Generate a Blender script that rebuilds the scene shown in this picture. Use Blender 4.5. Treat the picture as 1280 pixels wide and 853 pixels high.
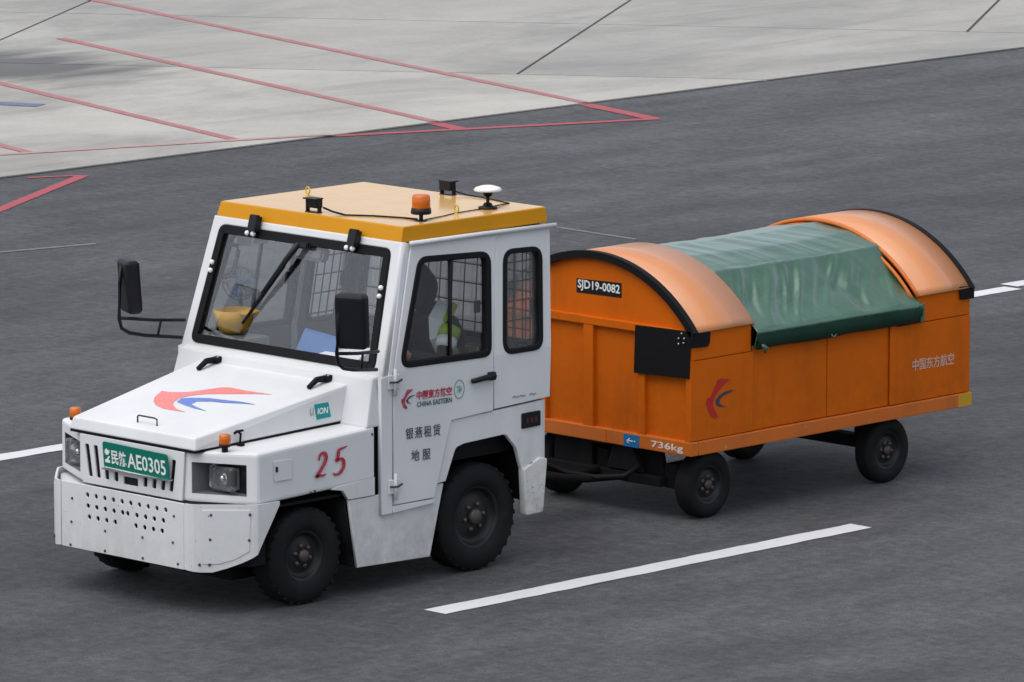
import bpy, bmesh, math, random
from mathutils import Vector, Matrix, noise
random.seed(7)
R = math.radians
for o in list(bpy.data.objects): bpy.data.objects.remove(o)
sc = bpy.context.scene
COL = sc.collection

# ------------------------------------------------------------------ camera
cam_d = bpy.data.cameras.new('camera'); cam = bpy.data.objects.new('camera', cam_d); COL.objects.link(cam)
cam_d.sensor_width = 36; cam_d.lens = 8067.84 / 1280 * 36
cam_d.clip_start = 1; cam_d.clip_end = 3000
YAW, PITCH = 0.778345, 0.161041
cam.location = (-25.1064, -26.3624, 7.2226)
cam.rotation_euler = (math.pi / 2 - PITCH, 0, YAW - math.pi / 2)
sc.camera = cam
sc.render.resolution_x, sc.render.resolution_y = 1024, 682

# ------------------------------------------------------------------ sky and sun (bright overcast)
SUN_AZ, SUN_EL = R(-85), R(66)         # azimuth clockwise from +Y
w = bpy.data.worlds.new('World'); sc.world = w; w.use_nodes = True
nt = w.node_tree; bg = nt.nodes['Background']
sky = nt.nodes.new('ShaderNodeTexSky'); sky.sky_type = 'NISHITA'; sky.sun_disc = False
sky.sun_elevation = SUN_EL; sky.sun_rotation = SUN_AZ
sky.air_density = 1.0; sky.dust_density = 2.5; sky.ozone_density = 1.0
hs = nt.nodes.new('ShaderNodeHueSaturation'); hs.inputs['Saturation'].default_value = 0.42     # overcast: grey-white sky
nt.links.new(sky.outputs[0], hs.inputs['Color']); nt.links.new(hs.outputs[0], bg.inputs[0]); bg.inputs[1].default_value = 0.115
sun_d = bpy.data.lights.new('sun', 'SUN'); sun = bpy.data.objects.new('sun', sun_d); COL.objects.link(sun)
sun_d.energy = 0.85; sun_d.angle = R(80); sun_d.color = (1.0, 0.96, 0.9)
sd = Vector((math.sin(SUN_AZ) * math.cos(SUN_EL), math.cos(SUN_AZ) * math.cos(SUN_EL), math.sin(SUN_EL)))
sun.rotation_euler = sd.to_track_quat('Z', 'Y').to_euler(); sun.location = (0, 0, 30)
sc.view_settings.view_transform = 'Standard'; sc.view_settings.look = 'None'
sc.view_settings.exposure = 0.86; sc.view_settings.gamma = 1

# ------------------------------------------------------------------ materials
def new_mat(name):
    m = bpy.data.materials.new(name); m.use_nodes = True
    return m, m.node_tree, m.node_tree.nodes['Principled BSDF']
def ramp(nt, fac, stops):
    r = nt.nodes.new('ShaderNodeValToRGB'); e = r.color_ramp.elements
    while len(e) < len(stops): e.new(0.5)
    for i, (p, c) in enumerate(stops):
        e[i].position = p; e[i].color = (*c, 1) if len(c) == 3 else c
    nt.links.new(fac, r.inputs[0]); return r
def tnoise(nt, scale, detail=4, rough=0.55, stretch=None, dist=0.0):
    tc = nt.nodes.new('ShaderNodeTexCoord'); n = nt.nodes.new('ShaderNodeTexNoise')
    src = tc.outputs['Object']
    if stretch:
        mp = nt.nodes.new('ShaderNodeMapping'); mp.inputs['Scale'].default_value = stretch[:3]
        if len(stretch) > 3: mp.inputs['Rotation'].default_value = (0, 0, stretch[3])
        nt.links.new(src, mp.inputs[0]); src = mp.outputs[0]
    nt.links.new(src, n.inputs[0])
    n.inputs['Scale'].default_value = scale; n.inputs['Detail'].default_value = detail
    n.inputs['Roughness'].default_value = rough; n.inputs['Distortion'].default_value = dist
    return n.outputs['Fac']
def mixc(nt, fac, a, b, mode='MIX'):
    m = nt.nodes.new('ShaderNodeMix'); m.data_type = 'RGBA'; m.blend_type = mode
    for k, v in ((0, fac), (6, a), (7, b)):
        if hasattr(v, 'is_output') or hasattr(v, 'links'): nt.links.new(v, m.inputs[k])
        elif k == 0: m.inputs[0].default_value = v
        else: m.inputs[k].default_value = (*v, 1)
    return m.outputs[2]
def bump(nt, bs, fac, strength, dist=0.01):
    b = nt.nodes.new('ShaderNodeBump'); b.inputs['Strength'].default_value = strength
    b.inputs['Distance'].default_value = dist
    nt.links.new(fac, b.inputs['Height']); nt.links.new(b.outputs[0], bs.inputs['Normal'])
def paint(name, col, rough=0.35, dirt=0.25, dirtcol=(0.16, 0.15, 0.13), chips=0.0, chipcol=(0.05, 0.045, 0.04), metal=0.0, wave=0.06, low=None, spec=0.5, coat=0.0):
    m, nt, bs = new_mat(name)
    c = mixc(nt, ramp(nt, tnoise(nt, 1.7, 5), [(0.3, (0, 0, 0)), (0.75, (1, 1, 1))]).outputs[0], col, [min(1, v * 0.88) for v in col])
    streak = tnoise(nt, 5, 6, 0.65, (1, 1, 0.25))
    d = ramp(nt, streak, [(0.52, (0, 0, 0)), (0.85, (dirt,) * 3)])
    c = mixc(nt, d.outputs[0], c, dirtcol)
    fine = ramp(nt, tnoise(nt, 60, 3, 0.7), [(0.62, (0, 0, 0)), (0.8, (dirt * .8,) * 3)])
    c = mixc(nt, fine.outputs[0], c, dirtcol)
    if low:      # road grime splashed on the lower body: height in the object's own coordinates
        tc = nt.nodes.new('ShaderNodeTexCoord'); sx = nt.nodes.new('ShaderNodeSeparateXYZ'); nt.links.new(tc.outputs['Object'], sx.inputs[0])
        mr = nt.nodes.new('ShaderNodeMapRange'); nt.links.new(sx.outputs[2], mr.inputs[0])
        mr.inputs[1].default_value = low[0]; mr.inputs[2].default_value = low[1]; mr.inputs[3].default_value = low[2]; mr.inputs[4].default_value = 0
        mu = nt.nodes.new('ShaderNodeMath'); mu.operation = 'MULTIPLY'; nt.links.new(mr.outputs[0], mu.inputs[0])
        g = ramp(nt, tnoise(nt, 14, 6, 0.7), [(0.3, (0.1,) * 3), (0.7, (1,) * 3)]); nt.links.new(g.outputs[0], mu.inputs[1])
        c = mixc(nt, mu.outputs[0], c, dirtcol)
    if chips:
        ch = ramp(nt, tnoise(nt, 26, 5, 0.62), [(0.74 - chips, (0, 0, 0)), (0.76 - chips, (1, 1, 1))])
        c = mixc(nt, ch.outputs[0], c, chipcol)
    nt.links.new(c, bs.inputs['Base Color'])
    rr = ramp(nt, tnoise(nt, 9, 5), [(0.3, (rough * .9,) * 3), (0.7, (min(1, rough * 1.12),) * 3)])
    nt.links.new(rr.outputs[0], bs.inputs['Roughness'])
    bs.inputs['Metallic'].default_value = metal; bs.inputs['Specular IOR Level'].default_value = spec
    bs.inputs['Coat Weight'].default_value = coat; bs.inputs['Coat Roughness'].default_value = 0.12
    if wave: bump(nt, bs, tnoise(nt, 3.0, 3), wave, 0.02)
    return m
def flat(name, col, rough=0.5, metal=0.0, spec=0.4, var=0.15):
    m, nt, bs = new_mat(name)
    c = mixc(nt, tnoise(nt, 30, 4), col, [v * (1 - var) for v in col])
    nt.links.new(c, bs.inputs['Base Color']); bs.inputs['Roughness'].default_value = rough; bs.inputs['Metallic'].default_value = metal; bs.inputs['Specular IOR Level'].default_value = spec
    return m
def decal(name, col, wear=0.35, under=(0.8, 0.8, 0.8)):
    m, nt, bs = new_mat(name)
    f = ramp(nt, tnoise(nt, 70, 4, 0.7), [(0.5, (0, 0, 0)), (0.75, (wear,) * 3)])
    nt.links.new(mixc(nt, f.outputs[0], col, under), bs.inputs['Base Color']); bs.inputs['Roughness'].default_value = 0.45
    return m
def glass(name, tint=(0.85, 0.9, 0.9), refl=1.0):
    m = bpy.data.materials.new(name); m.use_nodes = True; nt = m.node_tree; nt.nodes.clear()
    o = nt.nodes.new('ShaderNodeOutputMaterial'); mx = nt.nodes.new('ShaderNodeMixShader')
    t = nt.nodes.new('ShaderNodeBsdfTransparent'); t.inputs[0].default_value = (*tint, 1)
    g = nt.nodes.new('ShaderNodeBsdfGlossy'); g.inputs['Roughness'].default_value = 0.03
    f = nt.nodes.new('ShaderNodeFresnel'); f.inputs[0].default_value = 1.45
    mu = nt.nodes.new('ShaderNodeMath'); mu.operation = 'MULTIPLY'; mu.inputs[1].default_value = refl
    nt.links.new(f.outputs[0], mu.inputs[0]); nt.links.new(mu.outputs[0], mx.inputs[0])
    nt.links.new(t.outputs[0], mx.inputs[1]); nt.links.new(g.outputs[0], mx.inputs[2]); nt.links.new(mx.outputs[0], o.inputs[0])
    return m

M = {}
M['white'] = paint('white_paint', (0.655, 0.665, 0.675), 0.45, 0.14, (0.36, 0.34, 0.31), spec=0.18, wave=0.1)
M['white_low'] = paint('white_paint_lower_body', (0.655, 0.665, 0.675), 0.45, 0.3, (0.2, 0.19, 0.17), chips=0.02, low=(0.2, 0.75, 0.5), spec=0.2)
M['white_bumper'] = paint('white_bumper_paint', (0.64, 0.65, 0.66), 0.4, 0.34, (0.25, 0.24, 0.2), chips=0.06, low=(0.2, 0.6, 0.35))
M['white_worn'] = paint('chipped_white_mudguard', (0.72, 0.72, 0.70), 0.5, 0.6, (0.12, 0.11, 0.1), chips=0.10, low=(0.25, 0.7, 0.7))
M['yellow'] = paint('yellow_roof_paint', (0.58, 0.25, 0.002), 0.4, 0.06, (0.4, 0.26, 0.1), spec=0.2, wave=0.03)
M['yellow_top'] = paint('sky_lit_roof_paint', (0.66, 0.37, 0.10), 0.36, 0.04, (0.5, 0.34, 0.16), coat=0.6, spec=0.4, wave=0.02)  # sky reflection on the roof top put into a paler yellow
M['orange'] = paint('orange_cart_paint', (0.62, 0.125, 0.003), 0.55, 0.42, (0.17, 0.045, 0.008), low=(0.4, 1.1, 0.4), spec=0.1, wave=0.22, chips=0.03, chipcol=(0.25, 0.12, 0.06))
M['orange_roof'] = paint('sky_lit_cart_roof_paint', (0.60, 0.235, 0.085), 0.5, 0.06, (0.45, 0.2, 0.09), coat=0.5, wave=0.0)  # sky sheen on the arched roof put into a paler orange
M['orange_rail'] = paint('scuffed_orange_rail_paint', (0.56, 0.13, 0.008), 0.45, 0.5, (0.16, 0.07, 0.03), chips=0.07, chipcol=(0.45, 0.25, 0.12))
M['black_plastic'] = flat('black_plastic', (0.008, 0.008, 0.010), 0.42, spec=0.25)
M['black_rubber'] = flat('black_rubber', (0.007, 0.007, 0.008), 0.6, spec=0.15)
M['underbody'] = paint('dark_underbody', (0.010, 0.010, 0.011), 0.7, 0.4, (0.03, 0.028, 0.025), spec=0.1)
M['lining'] = flat('grey_cab_lining', (0.055, 0.06, 0.064), 0.6)
M['dash'] = flat('grey_dashboard', (0.12, 0.125, 0.13), 0.6)
M['seat'] = flat('dark_seat_vinyl', (0.02, 0.02, 0.024), 0.55)
M['rim'] = paint('dark_steel_rim', (0.012, 0.0125, 0.014), 0.45, 0.55, (0.055, 0.052, 0.05), metal=0.1, spec=0.3)
M['hub'] = paint('greasy_hub', (0.085, 0.07, 0.066), 0.45, 0.5, (0.03, 0.028, 0.025), metal=0.3)
M['tyre'] = paint('tyre_rubber', (0.011, 0.011, 0.012), 0.7, 0.4, (0.035, 0.034, 0.033), wave=0.2, spec=0.15)
M['steel'] = flat('bare_steel', (0.45, 0.45, 0.45), 0.35, 0.9)
M['bolt'] = flat('dark_bolt', (0.05, 0.05, 0.05), 0.5, 0.4)
M['white_plastic'] = flat('white_plastic', (0.82, 0.82, 0.82), 0.35)
M['brass'] = flat('yellow_painted_eyebolt', (0.6, 0.42, 0.03), 0.4)
M['glass'] = glass('window_glass', (0.985, 0.99, 0.99), 0.16)
M['side_glass'] = glass('tinted_side_glass', (0.965, 0.97, 0.975), 0.35)
nt_ = M['side_glass'].node_tree; mx_ = nt_.nodes['Mix Shader']; tl = nt_.nodes.new('ShaderNodeBsdfTranslucent'); tl.inputs[0].default_value = (0.8, 0.82, 0.83, 1)
mz = nt_.nodes.new('ShaderNodeMixShader'); nt_.links.new(ramp(nt_, tnoise(nt_, 6, 5), [(0.2, (0.06,) * 3), (0.8, (0.15,) * 3)]).outputs[0], mz.inputs[0])     # film of dust on the panes
nt_.links.new(nt_.nodes['Transparent BSDF'].outputs[0], mz.inputs[1]); nt_.links.new(tl.outputs[0], mz.inputs[2]); nt_.links.new(mz.outputs[0], mx_.inputs[1])
M['door_glass'] = glass('door_glass', (0.97, 0.975, 0.98), 0.3)
M['plate_green'] = flat('green_plate_enamel', (0.0, 0.16, 0.115), 0.35)
M['plate_white'] = decal('plate_white', (0.75, 0.78, 0.76), 0.2, (0.0, 0.2, 0.15))
M['dec_red'] = decal('red_lettering', (0.42, 0.012, 0.045))
M['dec_pink'] = decal('faded_red_vinyl', (0.72, 0.20, 0.185), 0.25)
M['dec_blue'] = decal('faded_blue_vinyl', (0.10, 0.18, 0.52), 0.25)
M['dec_navy'] = decal('navy_lettering', (0.04, 0.055, 0.09))
M['dec_teal'] = decal('dark_teal_lettering', (0.02, 0.09, 0.10))
M['dec_grey'] = decal('grey_lettering', (0.22, 0.22, 0.24))
M['badge'] = flat('teal_badge', (0.0, 0.26, 0.26), 0.35)
M['dec_seal'] = decal('grey_green_lettering', (0.16, 0.32, 0.27), 0.2)
M['dec_white'] = decal('white_stencil', (0.72, 0.68, 0.62), 0.6, (0.5, 0.12, 0.01))
M['dec_oldwhite'] = decal('faded_stencil', (0.55, 0.42, 0.36), 0.7, (0.5, 0.12, 0.01))
M['cart_red'] = decal('cart_logo_red', (0.42, 0.008, 0.01), 0.25, (0.5, 0.1, 0.01))
M['cart_blue'] = decal('cart_logo_blue', (0.03, 0.035, 0.07), 0.25, (0.4, 0.1, 0.02))
M['sign_blue'] = flat('blue_sticker', (0.01, 0.16, 0.4), 0.4)
M['yellow_tape'] = paint('yellow_reflective_tape', (0.55, 0.30, 0.01), 0.4, 0.5)
M['tail_red'] = flat('dim_red_marks', (0.07, 0.012, 0.012), 0.4)
M['bag_yellow'] = flat('yellow_plastic', (0.58, 0.31, 0.008), 0.45)
M['folder'] = flat('blue_folder', (0.06, 0.15, 0.38), 0.5)
M['paper'] = flat('white_paper', (0.78, 0.80, 0.84), 0.7)
M['jacket'] = flat('dark_jacket', (0.008, 0.008, 0.010), 0.8)
M['trousers'] = flat('dark_trousers', (0.010, 0.011, 0.016), 0.8)
M['skin'] = flat('skin', (0.36, 0.18, 0.12), 0.5)
M['hair'] = flat('black_cap_fabric', (0.006, 0.006, 0.007), 0.85)
M['lime'] = flat('lime_reflective', (0.26, 0.40, 0.03), 0.5)
M['silver'] = flat('silver_reflective', (0.62, 0.66, 0.66), 0.4)
# orange lens (translucent plastic)
m, nt_, bs = new_mat('amber_lens'); bs.inputs['Base Color'].default_value = (0.75, 0.17, 0.01, 1); bs.inputs['Roughness'].default_value = 0.15
bs.inputs['Transmission Weight'].default_value = 0.3; M['amber'] = m
m, nt_, bs = new_mat('headlamp_lens'); bs.inputs['Base Color'].default_value = (0.85, 0.87, 0.88, 1); bs.inputs['Roughness'].default_value = 0.08
bs.inputs['Transmission Weight'].default_value = 0.92; bs.inputs['IOR'].default_value = 1.4; M['lens'] = m
m, nt_, bs = new_mat('chrome_reflector'); bs.inputs['Base Color'].default_value = (0.75, 0.76, 0.78, 1); bs.inputs['Roughness'].default_value = 0.18; bs.inputs['Metallic'].default_value = 1
M['chrome'] = m
M['lamp_grey'] = flat('grey_lamp_housing', (0.16, 0.165, 0.17), 0.5)
M['mirror'] = flat('mirror_glass', (0.8, 0.82, 0.84), 0.03, 1.0, var=0)
# tarpaulin
m, nt_, bs = new_mat('green_tarpaulin')
c = mixc(nt_, ramp(nt_, tnoise(nt_, 3, 6, 0.6), [(0.35, (0, 0, 0)), (0.7, (1, 1, 1))]).outputs[0], (0.020, 0.088, 0.047), (0.042, 0.122, 0.072))
c = mixc(nt_, ramp(nt_, tnoise(nt_, 9, 6, 0.65, (0.4, 1, 1, 0.5)), [(0.55, (0, 0, 0)), (0.85, (0.25,) * 3)]).outputs[0], c, (0.11, 0.15, 0.12))
nt_.links.new(c, bs.inputs['Base Color']); bs.inputs['Roughness'].default_value = 0.36; bs.inputs['Specular IOR Level'].default_value = 0.6; bs.inputs['Coat Weight'].default_value = 1.0; bs.inputs['Coat Roughness'].default_value = 0.28
bump(nt_, bs, tnoise(nt_, 14, 5, 0.6, (0.5, 1, 1, 0.6)), 0.35, 0.02); M['tarp'] = m
M['hem_shade_dirt'] = flat('green_hem_shade_and_dirt', (0.006, 0.045, 0.028), 0.5, spec=0.3, var=0.4)  # shade and damp dirt of the hem put into a darker green
# asphalt
m, nt_, bs = new_mat('asphalt')
big = ramp(nt_, tnoise(nt_, 0.22, 5, 0.6, (0.35, 1, 1)), [(0.32, (0.058, 0.0605, 0.0645)), (0.5, (0.075, 0.078, 0.083)), (0.68, (0.094, 0.0975, 0.103))])
c = mixc(nt_, ramp(nt_, tnoise(nt_, 1.6, 6, 0.7, (0.22, 1, 1, 0.15)), [(0.35, (0.82,) * 3), (0.7, (1.22,) * 3)]).outputs[0], big.outputs[0], (1, 1, 1), 'MULTIPLY')
mm = nt_.nodes.new('ShaderNodeMix'); mm.data_type = 'RGBA'; mm.blend_type = 'MULTIPLY'; mm.inputs[0].default_value = 1
st = ramp(nt_, tnoise(nt_, 1.5, 7, 0.72, (0.35, 1, 1, 0.1)), [(0.33, (0.7,) * 3), (0.68, (1.32,) * 3)])
nt_.links.new(big.outputs[0], mm.inputs[6]); nt_.links.new(st.outputs[0], mm.inputs[7])
gr = ramp(nt_, tnoise(nt_, 85, 3, 0.75), [(0.3, (0.6,) * 3), (0.7, (1.45,) * 3)])
m2 = nt_.nodes.new('ShaderNodeMix'); m2.data_type = 'RGBA'; m2.blend_type = 'MULTIPLY'; m2.inputs[0].default_value = 1
nt_.links.new(mm.outputs[2], m2.inputs[6]); nt_.links.new(gr.outputs[0], m2.inputs[7])
gr2 = ramp(nt_, tnoise(nt_, 13, 5, 0.8, (1, 1, 1)), [(0.3, (0.62,) * 3), (0.7, (1.42,) * 3)])
m3 = nt_.nodes.new('ShaderNodeMix'); m3.data_type = 'RGBA'; m3.blend_type = 'MULTIPLY'; m3.inputs[0].default_value = 1
m4 = nt_.nodes.new('ShaderNodeMix'); m4.data_type = 'RGBA'; m4.blend_type = 'MULTIPLY'; m4.inputs[0].default_value = 1
mot = ramp(nt_, tnoise(nt_, 9.0, 5, 0.75, (1, 0.24, 1, R(-45))), [(0.32, (0.86,) * 3), (0.68, (1.16,) * 3)])     # mottling across the rolling direction
nt_.links.new(m2.outputs[2], m4.inputs[6]); nt_.links.new(mot.outputs[0], m4.inputs[7])
nt_.links.new(m4.outputs[2], m3.inputs[6]); nt_.links.new(gr2.outputs[0], m3.inputs[7])
tcy = nt_.nodes.new('ShaderNodeTexCoord'); sy = nt_.nodes.new('ShaderNodeSeparateXYZ'); nt_.links.new(tcy.outputs['Object'], sy.inputs[0])
wob = nt_.nodes.new('ShaderNodeMath'); wob.operation = 'MULTIPLY_ADD'; nt_.links.new(tnoise(nt_, 0.5, 5, 0.6, (0.3, 1, 1)), wob.inputs[0]); wob.inputs[1].default_value = 2.2; nt_.links.new(sy.outputs[1], wob.inputs[2])
lane = ramp(nt_, wob.outputs[0], [(0, (1, 1, 1))]); mrl = nt_.nodes.new('ShaderNodeMapRange'); nt_.links.new(wob.outputs[0], mrl.inputs[0])
mrl.inputs[1].default_value = -2.0; mrl.inputs[2].default_value = 6.5; nt_.links.new(mrl.outputs[0], lane.inputs[0])
while len(lane.color_ramp.elements) < 6: lane.color_ramp.elements.new(0.5)
for el_, (p_, v_) in zip(lane.color_ramp.elements, ((0.0, 1.0), (0.2, 0.84), (0.36, 0.90), (0.52, 0.80), (0.7, 0.86), (0.95, 1.0))): el_.position = p_; el_.color = (v_, v_, v_, 1)
m5 = nt_.nodes.new('ShaderNodeMix'); m5.data_type = 'RGBA'; m5.blend_type = 'MULTIPLY'; m5.inputs[0].default_value = 1
nt_.links.new(m3.outputs[2], m5.inputs[6]); nt_.links.new(lane.outputs[0], m5.inputs[7]); m3 = m5      # traffic film darkening the wheel tracks of the lane
spk = ramp(nt_, tnoise(nt_, 46, 2, 0.5), [(0.70, (0, 0, 0)), (0.74, (0.45,) * 3)])
c = mixc(nt_, spk.outputs[0], m3.outputs[2], (0.14, 0.143, 0.15))
scuff = ramp(nt_, tnoise(nt_, 2.3, 5, 0.6, (0.12, 1.4, 1, 0.05)), [(0.70, (0, 0, 0)), (0.80, (0.3,) * 3)])
c = mixc(nt_, scuff.outputs[0], c, (0.10, 0.103, 0.108))
nt_.links.new(c, bs.inputs['Base Color']); bs.inputs['Roughness'].default_value = 0.78; bs.inputs['Specular IOR Level'].default_value = 0.3
bump(nt_, bs, tnoise(nt_, 45, 4, 0.8), 0.9, 0.02); M['asphalt'] = m
# concrete
def concrete(name, base):
    m, nt_, bs = new_mat(name)
    a = ramp(nt_, tnoise(nt_, 0.45, 7, 0.68, (1, 1, 1)), [(0.3, [v * 0.82 for v in base]), (0.7, [v * 1.12 for v in base])])
    st = ramp(nt_, tnoise(nt_, 0.5, 6, 0.68, (0.4, 1.0, 1, -0.95), 0.6), [(0.48, (0, 0, 0)), (0.76, (0.6,) * 3)])
    c = mixc(nt_, st.outputs[0], a.outputs[0], (0.105, 0.107, 0.11))
    st2 = ramp(nt_, tnoise(nt_, 0.9, 4, 0.5, (0.10, 1.6, 1, 0.42)), [(0.58, (0, 0, 0)), (0.78, (0.5,) * 3)])
    c = mixc(nt_, st2.outputs[0], c, (0.11, 0.112, 0.115))
    # old fuel and tyre stain
    tc = nt_.nodes.new('ShaderNodeTexCoord'); mp = nt_.nodes.new('ShaderNodeMapping')
    mp.inputs['Location'].default_value = (-14.6, -19.6, 0)
    nt_.links.new(tc.outputs['Object'], mp.inputs[0])
    mp2 = nt_.nodes.new('ShaderNodeMapping'); mp2.inputs['Rotation'].default_value = (0, 0, R(50)); mp2.inputs['Scale'].default_value = (0.72, 0.5, 1)
    nt_.links.new(mp.outputs[0], mp2.inputs[0])
    ln = nt_.nodes.new('ShaderNodeVectorMath'); ln.operation = 'LENGTH'; nt_.links.new(mp2.outputs[0], ln.inputs[0])
    ad = nt_.nodes.new('ShaderNodeMath'); ad.operation = 'ADD'; nt_.links.new(ln.outputs['Value'], ad.inputs[0])
    n2 = tnoise(nt_, 1.1, 6, 0.65, (0.35, 1.3, 1, -0.9)); sb = nt_.nodes.new('ShaderNodeMath'); sb.operation = 'MULTIPLY_ADD'
    nt_.links.new(n2, sb.inputs[0]); sb.inputs[1].default_value = 1.5; sb.inputs[2].default_value = -0.75
    nt_.links.new(sb.outputs[0], ad.inputs[1])
    rs = ramp(nt_, ad.outputs[0], [(0.45, (0.85,) * 3), (1.05, (0, 0, 0))])
    c = mixc(nt_, rs.outputs[0], c, (0.075, 0.077, 0.08))
    f = ramp(nt_, tnoise(nt_, 30, 5, 0.7), [(0.4, (0, 0, 0)), (0.8, (0.25,) * 3)])
    c = mixc(nt_, f.outputs[0], c, (0.15, 0.15, 0.145))
    nt_.links.new(c, bs.inputs['Base Color']); bs.inputs['Roughness'].default_value = 0.8; bs.inputs['Specular IOR Level'].default_value = 0.3
    bump(nt_, bs, tnoise(nt_, 25, 5), 0.25, 0.01)
    return m
M['concrete'] = concrete('apron_concrete', (0.352, 0.342, 0.318))
M['concrete_light'] = concrete('pale_apron_concrete', (0.405, 0.390, 0.355))
M['sealant'] = flat('joint_sealant', (0.06, 0.059, 0.057), 0.8)
def road_paint(name, col, wear, under):
    m, nt_, bs = new_mat(name)
    f = ramp(nt_, tnoise(nt_, 16, 6, 0.75), [(0.62 - wear * 0.3, (0, 0, 0)), (0.85 - wear * 0.25, (min(1, 0.35 + wear),) * 3)])
    f2 = ramp(nt_, tnoise(nt_, 1.3, 4, 0.6), [(0.3, (0, 0, 0)), (0.8, (wear * 0.7,) * 3)])
    c = mixc(nt_, f.outputs[0], col, under); c = mixc(nt_, f2.outputs[0], c, under)
    nt_.links.new(c, bs.inputs['Base Color']); bs.inputs['Roughness'].default_value = 0.7; bs.inputs['Specular IOR Level'].default_value = 0.3
    return m
M['line_white'] = road_paint('white_road_paint', (0.60, 0.61, 0.62), 0.22, (0.22, 0.22, 0.22))
M['line_pale'] = road_paint('worn_pale_road_paint', (0.2, 0.2, 0.2), 0.7, (0.1, 0.1, 0.1))
M['line_red_c'] = road_paint('worn_red_apron_paint', (0.36, 0.12, 0.125), 0.5, (0.32, 0.25, 0.24))
M['line_red_faint'] = road_paint('faded_red_apron_paint', (0.40, 0.2, 0.195), 0.6, (0.37, 0.32, 0.31))
M['line_red_a'] = road_paint('red_asphalt_paint', (0.36, 0.07, 0.085), 0.3, (0.17, 0.08, 0.08))
M['line_blue'] = road_paint('worn_blue_apron_paint', (0.10, 0.13, 0.26), 0.5, (0.19, 0.2, 0.23))

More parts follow.
